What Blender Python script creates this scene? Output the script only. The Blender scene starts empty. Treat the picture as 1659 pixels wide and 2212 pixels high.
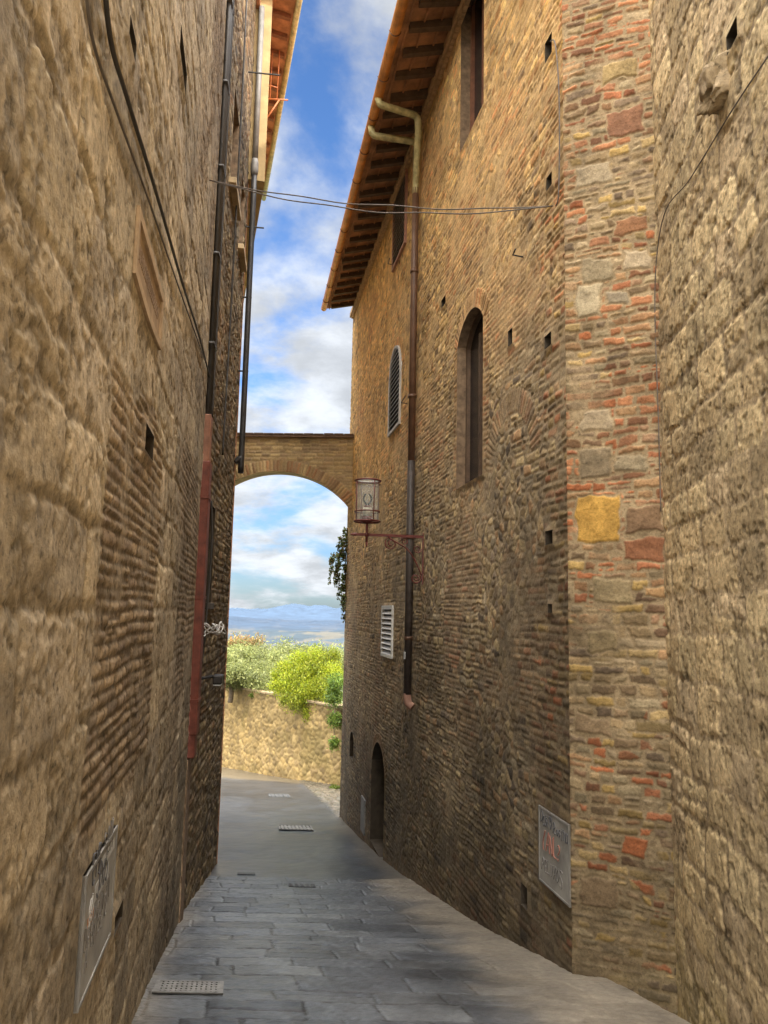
import bpy, math, random
import numpy as np
from mathutils import Vector, Matrix
random.seed(7)
scene = bpy.context.scene
COL = scene.collection
PI = math.pi
# ------------------------------------------------------------------ camera model
PITCH = math.radians(7.5); ROLL = math.radians(1.2); CAMZ = 1.6; FPX = 1659.0
F = Vector((0, math.cos(PITCH), math.sin(PITCH)))
U0 = Vector((0, -math.sin(PITCH), math.cos(PITCH))); R0 = Vector((1, 0, 0))
RR = R0*math.cos(ROLL) + U0*math.sin(ROLL)
UU = U0*math.cos(ROLL) - R0*math.sin(ROLL)
C0 = Vector((0, 0, CAMZ))
def ray(px, py):
    return F + RR*((px-829.5)/FPX) - UU*((py-1106)/FPX)
def at(px, py, Y):
    d = ray(px, py); return C0 + d*(Y/d.y)
cd = bpy.data.cameras.new('camera'); cam = bpy.data.objects.new('camera', cd); COL.objects.link(cam)
cd.sensor_fit = 'HORIZONTAL'; cd.sensor_width = 36; cd.lens = 36; cd.clip_start = .05; cd.clip_end = 80000
mw = Matrix(((RR.x, UU.x, -F.x, 0), (RR.y, UU.y, -F.y, 0), (RR.z, UU.z, -F.z, CAMZ), (0, 0, 0, 1)))
cam.matrix_world = mw
scene.camera = cam
try:
    scene.view_settings.view_transform = 'Standard'; scene.view_settings.look = 'None'; scene.view_settings.exposure = 0
except Exception: pass
# ------------------------------------------------------------------ ground profile
GY = np.array([-12, 0, 7, 9.4, 14.6, 19.7, 24.6, 36, 45, 60.]); GZ = np.array([2.2, 0, -1.4, -2.0, -3.0, -3.75, -4.4, -5.85, -6.8, -8.])
def gz(y):
    y = np.asarray(y, float)
    return sum(np.interp(y+o, GY, GZ) for o in (-1.2, -.6, 0, .6, 1.2))/5
def gzf(y): return float(gz(y))
def ghit(px, py):
    d = ray(px, py); t = 2.0
    while t < 80:
        p = C0 + d*t
        if p.z <= gzf(p.y): break
        t += .03
    return p
# ------------------------------------------------------------------ noise
_tabs = [np.random.default_rng(100+i).random((256, 256)) for i in range(12)]
def vn(x, y, seed):
    T = _tabs[seed % 12]
    xo = seed*13.37; x = x+xo; y = y+xo*.71
    xi = np.floor(x).astype(np.int64); yi = np.floor(y).astype(np.int64)
    xf = x-xi; yf = y-yi
    xf = xf*xf*(3-2*xf); yf = yf*yf*(3-2*yf)
    x0 = xi & 255; x1 = (xi+1) & 255; y0 = yi & 255; y1 = (yi+1) & 255
    return (T[x0, y0]*(1-xf)+T[x1, y0]*xf)*(1-yf)+(T[x0, y1]*(1-xf)+T[x1, y1]*xf)*yf
def fbm(x, y, f, octv, seed):
    a = 1.; s = 0.; o = np.zeros_like(x)
    for i in range(octv):
        o += a*(vn(x*f, y*f, seed+i*3)*2-1); s += a; a *= .55; f *= 2.03
    return o/s*1.3
def sm(a, b, x):
    t = np.clip((x-a)/(b-a), 0, 1); return t*t*(3-2*t)
def lerp(a, b, t):
    if getattr(a, 'ndim', 0) == 3 or getattr(b, 'ndim', 0) == 3: t = t[..., None]
    return a*(1-t)+b*t
def masonry(S, Z, seed, ch, w, warp=.03, wf=2.5, split=.15, rad=.02):
    sh = S.shape
    s = (S + warp*fbm(S, Z, wf, 2, seed)).ravel(); z = (Z + warp*.8*fbm(S, Z, wf*.8, 2, seed+5)).ravel()
    rng = np.random.default_rng(seed)
    e = [z.min()-.4]
    while e[-1] < z.max()+.4: e.append(e[-1]+rng.uniform(*ch))
    e = np.array(e); ci = np.clip(np.searchsorted(e, z, 'right')-1, 0, len(e)-2)
    order = np.argsort(ci, kind='stable'); cs = ci[order]
    ids = np.zeros(len(s), np.int64); dl = np.zeros(len(s)); dr = np.zeros(len(s))
    smin, smax = s.min()-.5, s.max()+.5
    for c in range(len(e)-1):
        a, b = np.searchsorted(cs, [c, c+1])
        j = [smin-rng.uniform(0, w[1])]
        while j[-1] < smax: j.append(j[-1]+rng.uniform(*w))
        if a == b: continue
        j = np.array(j); idx = order[a:b]; ss = s[idx]
        k = np.clip(np.searchsorted(j, ss, 'right')-1, 0, len(j)-2)
        dl[idx] = ss-j[k]; dr[idx] = j[k+1]-ss; ids[idx] = c*1009+k
    lo = e[ci]; hi = e[ci+1]
    tab = rng.random((4096, 4))
    if split > 0:
        r = tab[(ids*7919+13) % 4096, 3]; m = r < split
        mid = lo+(hi-lo)*(.4+.2*tab[(ids*31+7) % 4096, 0])
        up = m & (z > mid); dn = m & (z <= mid)
        lo = np.where(up, mid, lo); hi = np.where(dn, mid, hi); ids = np.where(up, ids+500009, ids)
    dx = np.minimum(dl, dr); dz = np.minimum(z-lo, hi-z)
    d = np.minimum(dx, dz)
    cm = (dx < rad) & (dz < rad)
    d = np.where(cm, rad-np.hypot(rad-np.minimum(dx, rad), rad-np.minimum(dz, rad)), d)
    return d.reshape(sh), tab[(ids*7919) % 4096].reshape(sh+(4,))
def voro(S, Z, seed, cw, ch, jit=.75, warp=.02, wf=4., ani=1.25):
    rng = np.random.default_rng(seed); tab = rng.random((8192, 4))
    s = S+warp*fbm(S, Z, wf, 2, seed); z = Z+warp*fbm(S, Z, wf, 2, seed+4)
    gzr = z/ch; row = np.floor(gzr).astype(np.int64)
    F1 = np.full(S.shape, 9.); F2 = np.full(S.shape, 9.); ID = np.zeros(S.shape, np.int64)
    for dj in (-1, 0, 1):
        r_ = row+dj; off = tab[(r_*131+17) % 8192, 0]
        g = s/cw-off; col = np.floor(g).astype(np.int64)
        for di in (-1, 0, 1):
            c_ = col+di; h = (c_*7919+r_*104729) % 8192
            px = (c_+.5+(tab[h, 1]-.5)*jit+off)*cw; pz = (r_+.5+(tab[h, 2]-.5)*jit)*ch
            dd = np.hypot(s-px, (z-pz)*ani)
            m = dd < F1
            F2 = np.where(m, F1, np.minimum(F2, dd)); ID = np.where(m, h, ID); F1 = np.where(m, dd, F1)
    return (F2-F1)*.5, np.random.default_rng(seed+1).random((8192, 4))[ID]
def compose(S, Z, d, r, pal, mortar, mwid, edge, h0, hv, seed, jit=.008, cv=.5):
    dn = d+jit*fbm(S, Z, 22, 2, seed)
    h = sm(mwid*.4, mwid*.4+edge, dn)*(h0+hv*r[..., 2])
    pal = np.array(pal)
    c = pal[np.minimum((r[..., 0]*len(pal)).astype(int), len(pal)-1)]*(1-cv*.5+cv*r[..., 1])[..., None]
    c = lerp(np.array(mortar)*np.ones(S.shape+(3,)), c, sm(mwid*.35, mwid*.35+.010, dn))
    return h, c
# ------------------------------------------------------------------ materials
def nodemat(name):
    m = bpy.data.materials.new(name); m.use_nodes = True
    nt = m.node_tree; return m, nt, nt.nodes['Principled BSDF']
def N(nt, t, **k):
    n = nt.nodes.new(t)
    for a, v in k.items(): setattr(n, a, v)
    return n
def noise_chain(nt, scale, lo, hi, detail=4, rough=.6, f0=.3, f1=.7):
    tc = N(nt, 'ShaderNodeTexCoord'); n = N(nt, 'ShaderNodeTexNoise')
    n.inputs['Scale'].default_value = scale; n.inputs['Detail'].default_value = detail; n.inputs['Roughness'].default_value = rough
    nt.links.new(tc.outputs['Object'], n.inputs['Vector'])
    mr = N(nt, 'ShaderNodeMapRange'); mr.inputs[1].default_value = f0; mr.inputs[2].default_value = f1
    mr.inputs[3].default_value = lo; mr.inputs[4].default_value = hi
    nt.links.new(n.outputs[0], mr.inputs[0]); return n, mr
def add_bump(nt, b, strength, scales, dist=.01):
    prev = None
    for sc in scales:
        n, mr = noise_chain(nt, sc, 0, 1, 3, .65)
        bp = N(nt, 'ShaderNodeBump'); bp.inputs['Strength'].default_value = strength; bp.inputs['Distance'].default_value = dist
        nt.links.new(n.outputs[0], bp.inputs['Height'])
        if prev: nt.links.new(prev.outputs[0], bp.inputs['Normal'])
        prev = bp; dist *= .5
    nt.links.new(prev.outputs[0], b.inputs['Normal'])
def M(name, col, rough=.8, metal=0., var=.25, scale=6., bump=.25, bscale=60.):
    m, nt, b = nodemat(name)
    n, mr = noise_chain(nt, scale, 1-var, 1+var)
    vm = N(nt, 'ShaderNodeVectorMath', operation='SCALE'); vm.inputs[0].default_value = col
    nt.links.new(mr.outputs[0], vm.inputs['Scale']); nt.links.new(vm.outputs[0], b.inputs['Base Color'])
    b.inputs['Roughness'].default_value = rough; b.inputs['Metallic'].default_value = metal
    if bump: add_bump(nt, b, bump, [bscale], .006)
    return m
def MA(name, rough=.9, var=.3, scale=30., bump=.6, scales=(35.,), dist=.015, spec=.3, pits=0., pscale=45.):
    m, nt, b = nodemat(name)
    at_ = N(nt, 'ShaderNodeAttribute', attribute_name='Col')
    n, mr = noise_chain(nt, scale, 1-var, 1+var, 6, .7)
    val = mr.outputs[0]
    if pits:
        n2, m2 = noise_chain(nt, pscale, 1., 1-pits, 4, .6, .56, .68)
        mm = N(nt, 'ShaderNodeMath', operation='MULTIPLY'); nt.links.new(val, mm.inputs[0]); nt.links.new(m2.outputs[0], mm.inputs[1]); val = mm.outputs[0]
    vm = N(nt, 'ShaderNodeVectorMath', operation='SCALE')
    nt.links.new(at_.outputs['Color'], vm.inputs[0]); nt.links.new(val, vm.inputs['Scale'])
    nt.links.new(vm.outputs[0], b.inputs['Base Color']); b.inputs['Roughness'].default_value = rough
    b.inputs['Specular IOR Level'].default_value = spec
    if bump: add_bump(nt, b, bump, scales, dist)
    return m
def MLEAF(name):
    m, nt, b = nodemat(name)
    at_ = N(nt, 'ShaderNodeAttribute', attribute_name='Col')
    nt.links.new(at_.outputs['Color'], b.inputs['Base Color']); b.inputs['Roughness'].default_value = .55
    tr = N(nt, 'ShaderNodeBsdfTranslucent'); nt.links.new(at_.outputs['Color'], tr.inputs['Color'])
    mx = N(nt, 'ShaderNodeMixShader'); mx.inputs[0].default_value = .45
    nt.links.new(b.outputs[0], mx.inputs[1]); nt.links.new(tr.outputs[0], mx.inputs[2])
    nt.links.new(mx.outputs[0], nt.nodes['Material Output'].inputs['Surface']); return m
m_stone = MA('weathered_stone', var=.34, pits=.4, pscale=30, bump=.5, dist=.010); m_stone_near = MA('pitted_stone', var=.42, scale=22, bump=.7, scales=(28., 90.), dist=.006, pits=.5, pscale=26)
m_brick = MA('old_brick', var=.3, scale=40, bump=.5, dist=.008, pits=.35, pscale=55)
m_slab = MA('paving_stone', rough=.38, var=.3, scale=18, bump=.4, scales=(60.,), dist=.006, spec=.5)
m_asph = MA('asphalt', rough=.34, var=.4, scale=22, bump=.5, scales=(60., 160.), dist=.006, spec=.5)
m_leaf = MLEAF('leaves')
m_wood = M('dark_timber', (.10, .06, .034), .75, var=.4, scale=9)
m_shut = M('brown_timber', (.2, .085, .045), .6, var=.3, scale=10)
m_shutf = M('reddish_shutter_frame', (.34, .17, .115), .6, var=.3, scale=10)
m_shut2 = M('faded_shutter_paint', (.30, .235, .18), .6, var=.4, scale=10)
m_soffit = M('terracotta_soffit', (.36, .18, .09), .85, var=.5, scale=3.5, bump=.5, bscale=20)
m_tile = M('roof_tile', (.38, .19, .1), .85, var=.4, scale=5)
m_copper = M('copper_gutter', (.64, .27, .07), .4, .3, var=.35, scale=4, bump=.05)
m_patina = M('pale_greenish_copper', (.46, .40, .19), .55, .1, var=.4, scale=9)
m_bpipe = M('brown_pipe_paint', (.13, .066, .037), .55, .0, var=.3, scale=5, bump=.05)
m_black = M('black_metal', (.03, .027, .025), .5, .2, var=.3, bump=.05)
m_lowpipe = M('dark_pipe_paint', (.048, .036, .029), .6, .0, var=.4, scale=7, bump=.05)
m_terra = M('terracotta', (.36, .2, .145), .8)
m_red = M('dark_red_metal', (.14, .03, .022), .5, .0, var=.3, scale=8, bump=.1)
m_duct = M('red_painted_duct', (.155, .04, .023), .65, .0, var=.4, scale=7, bump=.15)
m_duct2 = M('faded_red_duct', (.24, .105, .06), .65, .0, var=.3, scale=7, bump=.15)
m_glass_dark = M('dark_window_glass', (.012, .012, .014), .25, var=.2, bump=0)
m_void = M('dark_interior', (.015, .012, .01), .95, var=.3)
m_hole = M('shade_dark_stone', (.05, .038, .025), .95, var=.4)  # dark colour stands in for the shade inside holes and jambs
m_white = M('white_paint', (.7, .69, .65), .5, var=.08)
m_grey = M('grey_painted_slat', (.42, .40, .36), .5, var=.2)
m_galv = M('galvanised_metal', (.28, .27, .25), .5, .2, var=.25, scale=5, bump=.12)
m_galv2 = M('dull_metal_hatch', (.31, .295, .265), .55, .05, var=.35, scale=4, bump=.12)
m_iron = M('cast_iron', (.24, .235, .225), .5, .2, var=.3, scale=15)
m_plaque = M('sandstone_plaque', (.44, .31, .18), .8, var=.25, scale=9)
m_plaque2 = M('recessed_sandstone', (.35, .24, .14), .85, var=.3, scale=9)
m_cable = M('black_cable', (.04, .035, .03), .6, bump=0)
m_cableg = M('grey_cable', (.12, .10, .085), .6, bump=0)
m_ink = M('black_marker_ink', (.08, .08, .085), .6, bump=0); m_ink2 = M('faded_marker_ink', (.17, .16, .15), .6, bump=0); m_inkr = M('red_marker_ink', (.34, .15, .11), .6, bump=0)
m_inkw = M('white_sticker', (.5, .5, .49), .5, bump=0); m_inko = M('orange_sticker', (.42, .2, .09), .5, bump=0)
m_lead = M('light_zinc_pipe', (.46, .44, .40), .5, .1, var=.2)
m_ochre = M('sunlit_plaster', (.40, .29, .14), .9, var=.25, scale=3, bump=.4, bscale=25)
m_orange = M('orange_metal', (.5, .17, .06), .5, .1)
m_bark = M('bark', (.13, .1, .07), .95, var=.35, scale=15, bump=.6)
m_plain = M('plain_stone', (.40, .30, .175), .9, var=.4, scale=3, bump=.7, bscale=12)
m_coping = M('garden_coping', (.24, .18, .1), .9, var=.4, scale=3, bump=.7, bscale=12)
m_reveal = M('brick_reveal', (.20, .135, .082), .9, var=.45, scale=12, bump=.6, bscale=25)
def glass_mat():
    m, nt, b = nodemat('lantern_glass')
    n, mr = noise_chain(nt, 12, .88, 1.0)
    cr = N(nt, 'ShaderNodeVectorMath', operation='SCALE'); cr.inputs[0].default_value = (.86, .95, .93)
    nt.links.new(mr.outputs[0], cr.inputs['Scale']); nt.links.new(cr.outputs[0], b.inputs['Base Color'])
    b.inputs['Roughness'].default_value = .1; b.inputs['Alpha'].default_value = .16
    tl = N(nt, 'ShaderNodeBsdfTranslucent'); nt.links.new(cr.outputs[0], tl.inputs['Color'])
    mx = N(nt, 'ShaderNodeMixShader'); mx.inputs[0].default_value = .13
    nt.links.new(b.outputs[0], mx.inputs[1]); nt.links.new(tl.outputs[0], mx.inputs[2]); nt.links.new(mx.outputs[0], nt.nodes['Material Output'].inputs['Surface'])
    return m
m_glass = glass_mat()
m_frost = M('frosted_glass', (.75, .78, .76), .4, var=.05, bump=0)
# ------------------------------------------------------------------ object helpers
def base(p):
    if p is None: return Vector((0, 0, 0))
    while p.parent: p = p.parent
    return Vector(p.location)
def root(name, label, cat, loc, group=None):
    o = bpy.data.objects.new(name, None); COL.objects.link(o); o.location = loc; o.empty_display_size = .3
    o['label'] = label; o['category'] = cat
    if group: o['group'] = group
    return o
def tag(o, label, cat, group=None):
    o['label'] = label; o['category'] = cat
    if group: o['group'] = group
    return o
def struct(o): o['kind'] = 'structure'; return o
def link(name, me, mat, parent=None):
    if mat: me.materials.append(mat)
    o = bpy.data.objects.new(name, me); COL.objects.link(o); o.parent = parent; return o
def np_obj(name, V, Q, col, mat, parent=None, smooth=True):
    V = np.asarray(V, np.float32).reshape(-1, 3) - np.array(base(parent), np.float32)
    Q = np.asarray(Q, np.int32).reshape(-1, 4); n = len(Q)
    me = bpy.data.meshes.new(name); me.vertices.add(len(V)); me.vertices.foreach_set('co', V.astype(np.float32).ravel())
    me.loops.add(4*n); me.loops.foreach_set('vertex_index', Q.ravel())
    me.polygons.add(n); me.polygons.foreach_set('loop_start', np.arange(0, 4*n, 4, dtype=np.int32))
    me.polygons.foreach_set('use_smooth', np.full(n, smooth, dtype=bool))
    me.update(calc_edges=True)
    if col is not None:
        a = me.attributes.new('Col', 'FLOAT_COLOR', 'POINT')
        c = np.ones((len(V), 4), np.float32); c[:, :3] = np.clip(col.reshape(-1, 3), 0, 1)
        a.data.foreach_set('color', c.ravel())
    return link(name, me, mat, parent)
class Wall:
    def __init__(s, x0, y0, x1, y1, side):
        s.P = Vector((x0, y0, 0)); d = Vector((x1-x0, y1-y0, 0)); s.len = d.length; s.d = d.normalized(); s.side = side
        s.n = Vector((s.d.y, -s.d.x, 0)) if side == 'L' else Vector((-s.d.y, s.d.x, 0))
    def pt(s, a, z, n=0.): return Vector((s.P.x+s.d.x*a+s.n.x*n, s.P.y+s.d.y*a+s.n.y*n, z))
    def hit(s, px, py):
        r = ray(px, py); t = s.n.dot(s.P-C0)/s.n.dot(r); p = C0+r*t
        return (p-s.P).dot(s.d), p.z
class MB:
    def __init__(s): s.v = []; s.f = []
    def hexa(s, p):
        b = len(s.v); s.v += [tuple(q) for q in p]
        s.f += [(b+0, b+3, b+2, b+1), (b+4, b+5, b+6, b+7), (b+0, b+1, b+5, b+4), (b+1, b+2, b+6, b+5), (b+2, b+3, b+7, b+6), (b+3, b+0, b+4, b+7)]
    def wbox(s, w, s0, s1, z0, z1, n0, n1):
        s.hexa([w.pt(s0, z0, n0), w.pt(s1, z0, n0), w.pt(s1, z0, n1), w.pt(s0, z0, n1), w.pt(s0, z1, n0), w.pt(s1, z1, n0), w.pt(s1, z1, n1), w.pt(s0, z1, n1)]); return s
    def box(s, x0, x1, y0, y1, z0, z1):
        s.hexa([(x0, y0, z0), (x1, y0, z0), (x1, y1, z0), (x0, y1, z0), (x0, y0, z1), (x1, y0, z1), (x1, y1, z1), (x0, y1, z1)]); return s
    def bar(s, a, b, wv, hv):
        a = Vector(a); b = Vector(b); wv = Vector(wv); hv = Vector(hv)
        s.hexa([a-wv-hv, a+wv-hv, b+wv-hv, b-wv-hv, a-wv+hv, a+wv+hv, b+wv+hv, b-wv+hv]); return s
    def quad(s, *p):
        b = len(s.v); s.v += [tuple(q) for q in p]; s.f.append(tuple(range(b, b+len(p)))); return s
    def tube(s, pts, r, seg=8, cap=True):
        pts = [Vector(p) for p in pts]; n = len(pts)
        rs = r if isinstance(r, (list, tuple)) else [r]*n
        b = len(s.v); up = None
        for i, p in enumerate(pts):
            t = (pts[min(i+1, n-1)]-pts[max(i-1, 0)])
            if t.length < 1e-9: t = Vector((0, 0, 1))
            t.normalize()
            if up is None:
                up = Vector((0, 0, 1)) if abs(t.z) < .9 else Vector((1, 0, 0))
            up = (up-t*up.dot(t)); up.normalize(); sd = t.cross(up)
            for k in range(seg):
                a = 2*PI*k/seg; s.v.append(tuple(p+(up*math.cos(a)+sd*math.sin(a))*rs[i]))
        for i in range(n-1):
            for k in range(seg):
                k2 = (k+1) % seg; s.f.append((b+i*seg+k, b+i*seg+k2, b+(i+1)*seg+k2, b+(i+1)*seg+k))
        if cap:
            s.f.append(tuple(b+k for k in range(seg))[::-1]); s.f.append(tuple(b+(n-1)*seg+k for k in range(seg)))
        return s
    def build(s, name, mat, parent=None, smooth=False, bevel=0):
        o0 = base(parent); me = bpy.data.meshes.new(name)
        me.from_pydata([(v[0]-o0.x, v[1]-o0.y, v[2]-o0.z) for v in s.v], [], s.f)
        if smooth: me.polygons.foreach_set('use_smooth', [True]*len(me.polygons))
        me.update(); o = link(name, me, mat, parent)
        if bevel:
            md = o.modifiers.new('bevel', 'BEVEL'); md.width = bevel; md.segments = 2
        return o
def spline(pts, n=8):
    pts = [Vector(p) for p in pts]; out = []
    for i in range(len(pts)-1):
        p0 = pts[max(i-1, 0)]; p1 = pts[i]; p2 = pts[i+1]; p3 = pts[min(i+2, len(pts)-1)]
        for k in range(n):
            t = k/n; out.append(.5*((2*p1)+(p2-p0)*t+(2*p0-5*p1+4*p2-p3)*t*t+(-p0+3*p1-3*p2+p3)*t**3))
    out.append(pts[-1]); return out
class Op:
    def __init__(s, s0, s1, z0, z1, rise=0.):
        s.s0, s.s1, s.z0, s.z1, s.rise = min(s0, s1), max(s0, s1), min(z0, z1), max(z0, z1), rise
        s.sc = (s.s0+s.s1)/2; s.w = s.s1-s.s0; s.zs = s.z1-rise
        if rise: s.R = (s.w*s.w/4+rise*rise)/(2*rise); s.zc = s.z1-s.R
    def top(s, a):
        if not s.rise: return np.full_like(np.asarray(a, float), s.z1)
        a = np.clip(a, s.s0, s.s1); return s.zc+np.sqrt(np.maximum(s.R**2-(a-s.sc)**2, 0))
    def dist(s, S, Z): return np.maximum(np.maximum(s.s0-S, S-s.s1), np.maximum(s.z0-Z, Z-s.top(S)))
    def outline(s, k=14, bottom=True):
        p = [(s.s0, s.z0), (s.s1, s.z0)] if bottom else [(s.s1, s.z0)]
        if s.rise:
            for i in range(k+1):
                a = s.s1-(s.s1-s.s0)*i/k; p.append((a, float(s.top(a))))
        else: p += [(s.s1, s.z1), (s.s0, s.z1)]
        if not bottom: p.append((s.s0, s.z0))
        return p
class ShieldOp(Op):
    def outline(s, k=14, bottom=True):
        return [(s.s1, s.z1), (s.s0, s.z1)]+[(s.s0+s.w*i/k, s.z0+.03*(1-math.sin(PI*i/k))) for i in range(k+1)]
def vous(S, Z, op, th=.28, bw=.075):
    a = np.arctan2(S-op.sc, Z-op.zc); r = np.hypot(S-op.sc, Z-op.zc); am = math.asin(min(1, op.w/2/op.R))+.06
    m = (np.abs(a) < am) & (r > op.R-.03) & (r < op.R+th) & (Z > op.zs-.15)
    u = (a+10)*(op.R+th/2)/bw; i = np.floor(u).astype(int); f = u-i
    d = np.minimum(np.minimum(f, 1-f)*bw, op.R+th-r)
    tab = np.random.default_rng(5).random((512, 4)); return m, d, tab[(i*37) % 512]
def grid_wall(name, w, sparts, z0, z1, res, field, ops, parent, mat, flatn=.02, flats=()):
    s = np.concatenate([np.linspace(a, b, int((b-a)/rs)+1)[(0 if i == 0 else 1):] for i, (a, b, rs) in enumerate(sparts)])
    z = np.linspace(z0, z1, int((z1-z0)/res)+1)
    for o in ops:
        for e in (o.s0, o.s1): s[np.abs(s-e).argmin()] = e
        for e in ([o.z0] if o.rise else [o.z0, o.z1]):
            if z0 < e < z1: z[np.abs(z-e).argmin()] = e
    S, Z = np.meshgrid(s, z, indexing='ij'); Z = Z.copy()
    for o in ops:
        if o.rise:
            tp = o.top(S); m = (S >= o.s0-1e-6) & (S <= o.s1+1e-6) & (np.abs(Z-tp) < .55*res); Z[m] = tp[m]
    D, Cc = field(S, Z)
    for o in ops: D = lerp(np.full_like(D, flatn), D, sm(0, .07, o.dist(S, Z)))
    for o in flats: D = lerp(np.full_like(D, .012), D, sm(.0, .16, o.dist(S, Z)))
    V = np.stack([w.P.x+w.d.x*S+w.n.x*D, w.P.y+w.d.y*S+w.n.y*D, Z], -1)
    ns, nz = len(s), len(z); I = np.arange(ns*nz).reshape(ns, nz)
    q = np.stack([I[:-1, :-1], I[1:, :-1], I[1:, 1:], I[:-1, 1:]], -1)
    if w.side != 'L': q = q[..., ::-1]
    cs = (S[:-1, :-1]+S[1:, 1:])/2; cz = (Z[:-1, :-1]+Z[1:, :-1]+Z[1:, 1:]+Z[:-1, 1:])/4
    keep = np.ones(cs.shape, bool)
    for o in ops: keep &= ~(o.dist(cs, cz) < 0)
    return np_obj(name, V, q[keep], Cc, mat, parent)
def jamb(op, w, n0, n1, mat, parent, name='reveal', bottom=True):
    mb = MB(); p = op.outline(bottom=bottom); k = len(p)
    for i in range(k if bottom else k-1):
        a, b = p[i], p[(i+1) % k]
        mb.quad(w.pt(a[0], a[1], n0), w.pt(b[0], b[1], n0), w.pt(b[0], b[1], n1), w.pt(a[0], a[1], n1))
    return mb.build(name, mat, parent)
def panel(op, w, n, mat, parent, name):
    mb = MB(); mb.quad(*[w.pt(a, z, n) for a, z in op.outline()]); return mb.build(name, mat, parent)
def ring_frame(op, w, n0, n1, t, mat, parent, name):
    mb = MB(); p = op.outline(); c = Vector((op.sc, (op.z0+op.z1)/2))
    sx = (op.w/2-t)/(op.w/2); sz = ((op.z1-op.z0)/2-t)/((op.z1-op.z0)/2)
    q = [(c.x+(a-c.x)*sx, c.y+(z-c.y)*sz) for a, z in p]; k = len(p)
    for i in range(k):
        j = (i+1) % k
        mb.hexa([w.pt(*p[i], n0), w.pt(*p[j], n0), w.pt(*p[j], n1), w.pt(*p[i], n1), w.pt(*q[i], n0), w.pt(*q[j], n0), w.pt(*q[j], n1), w.pt(*q[i], n1)])
    return mb.build(name, mat, parent)
def slats(op, w, n0, t, pitch, mat, parent, name='louvre'):
    mb = MB(); z = op.z0+t
    while z < op.z1-t:
        hw = op.w/2-t
        if op.rise and z > op.zs: hw = math.sqrt(max(op.R**2-(z-op.zc)**2, 0.0001))-t
        if hw > .03:
            for a, b in ((op.sc-hw, op.sc+hw),):
                mb.hexa([w.pt(a, z, n0+.045), w.pt(b, z, n0+.045), w.pt(b, z+.014, n0+.045), w.pt(a, z+.014, n0+.045),
                         w.pt(a, z+pitch*.55, n0), w.pt(b, z+pitch*.55, n0), w.pt(b, z+pitch*.55+.014, n0), w.pt(a, z+pitch*.55+.014, n0)])
        z += pitch
    return mb.build(name, mat, parent)
GL = {'A': [[(0, 0), (.4, 1), (.8, 0)], [(.15, .4), (.65, .4)]], 'C': [[(.7, .85), (.35, 1), (0, .5), (.35, 0), (.7, .15)]],
      'D': [[(0, 0), (.05, 1), (.5, .9), (.7, .5), (.5, .1), (0, 0)]], 'E': [[(.6, 1), (0, 1), (0, 0), (.6, 0)], [(0, .5), (.5, .5)]],
      'F': [[(.6, 1), (0, 1), (0, 0)], [(0, .5), (.5, .5)]], 'G': [[(.7, .85), (.35, 1), (0, .5), (.35, 0), (.7, .2), (.7, .5), (.45, .5)]],
      'I': [[(.3, 0), (.3, 1)]], 'J': [[(.6, 1), (.6, .2), (.3, 0), (0, .2)]], 'L': [[(0, 1), (0, 0), (.6, 0)]], 'M': [[(0, 0), (.1, 1), (.4, .4), (.7, 1), (.85, 0)]],
      'N': [[(0, 0), (0, 1), (.6, 0), (.6, 1)]], 'O': [[(.35, 1), (0, .5), (.35, 0), (.7, .5), (.35, 1)]], 'P': [[(0, 0), (0, 1), (.6, .8), (.5, .5), (0, .45)]],
      'R': [[(0, 0), (0, 1), (.6, .8), (.5, .5), (0, .45), (.65, 0)]], 'S': [[(.6, .9), (.2, 1), (.05, .7), (.6, .35), (.4, 0), (0, .1)]], 'T': [[(0, 1), (.7, 1)], [(.35, 1), (.35, 0)]],
      'U': [[(0, 1), (.05, .2), (.35, 0), (.6, .2), (.65, 1)]], 'V': [[(0, 1), (.35, 0), (.7, 1)]], 'W': [[(0, 1), (.2, 0), (.4, .7), (.6, 0), (.8, 1)]], '(': [[(.4, 1.1), (.1, .5), (.4, -.1)]],
      '?': [[(0, .8), (.3, 1), (.55, .75), (.25, .4), (.25, .25)], [(.25, .06), (.25, 0)]], '-': [[(.1, .5), (.55, .5)]], '*': [[(.35, .1), (0, .6), (.15, .85), (.35, .6), (.55, .85), (.7, .6), (.35, .1)]],
      'u': [[(0, .6), (.05, .1), (.3, 0), (.5, .2), (.5, .6), (.55, 0)]], 's': [[(.4, .55), (.1, .6), (.05, .4), (.4, .2), (.3, 0), (0, .05)]], 'i': [[(.15, .6), (.2, 0)], [(.15, .85), (.16, .8)]],
      'o': [[(.25, .6), (0, .3), (.25, 0), (.5, .3), (.25, .6)]], 'n': [[(0, .6), (.03, 0)], [(.02, .4), (.25, .6), (.45, .4), (.48, 0)]], 'a': [[(.45, .55), (.15, .6), (0, .3), (.15, 0), (.45, .2), (.45, .6), (.5, 0)]], ' ': []}
def wtext(txt, size, w, a, z, n, mat, parent, rot=0., bold=.006, seed=1):
    r = random.Random(seed+len(txt)*7); mb = MB(); x = 0; sg = 1 if w.side == 'L' else -1
    for chh in txt:
        sc = size*r.uniform(.8, 1.2); dy = r.uniform(-.14, .14)*size; sl = r.uniform(.0, .35)
        for st in GL.get(chh, []):
            q = []
            for (u, v) in st:
                u += r.uniform(-.09, .09); v += r.uniform(-.09, .09)
                X = x+(u+sl*v)*sc; Y = dy+v*sc*1.5
                q.append(w.pt(a+sg*(X*math.cos(rot)-Y*math.sin(rot)), z+X*math.sin(rot)+Y*math.cos(rot), n))
            if len(q) > 2: q = spline(q, 4)
            mb.tube(q, bold, 5)
        x += size*((.62 if chh.islower() else .9) if chh != ' ' else .4)
    return mb.build('graffiti', mat, parent)
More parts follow.
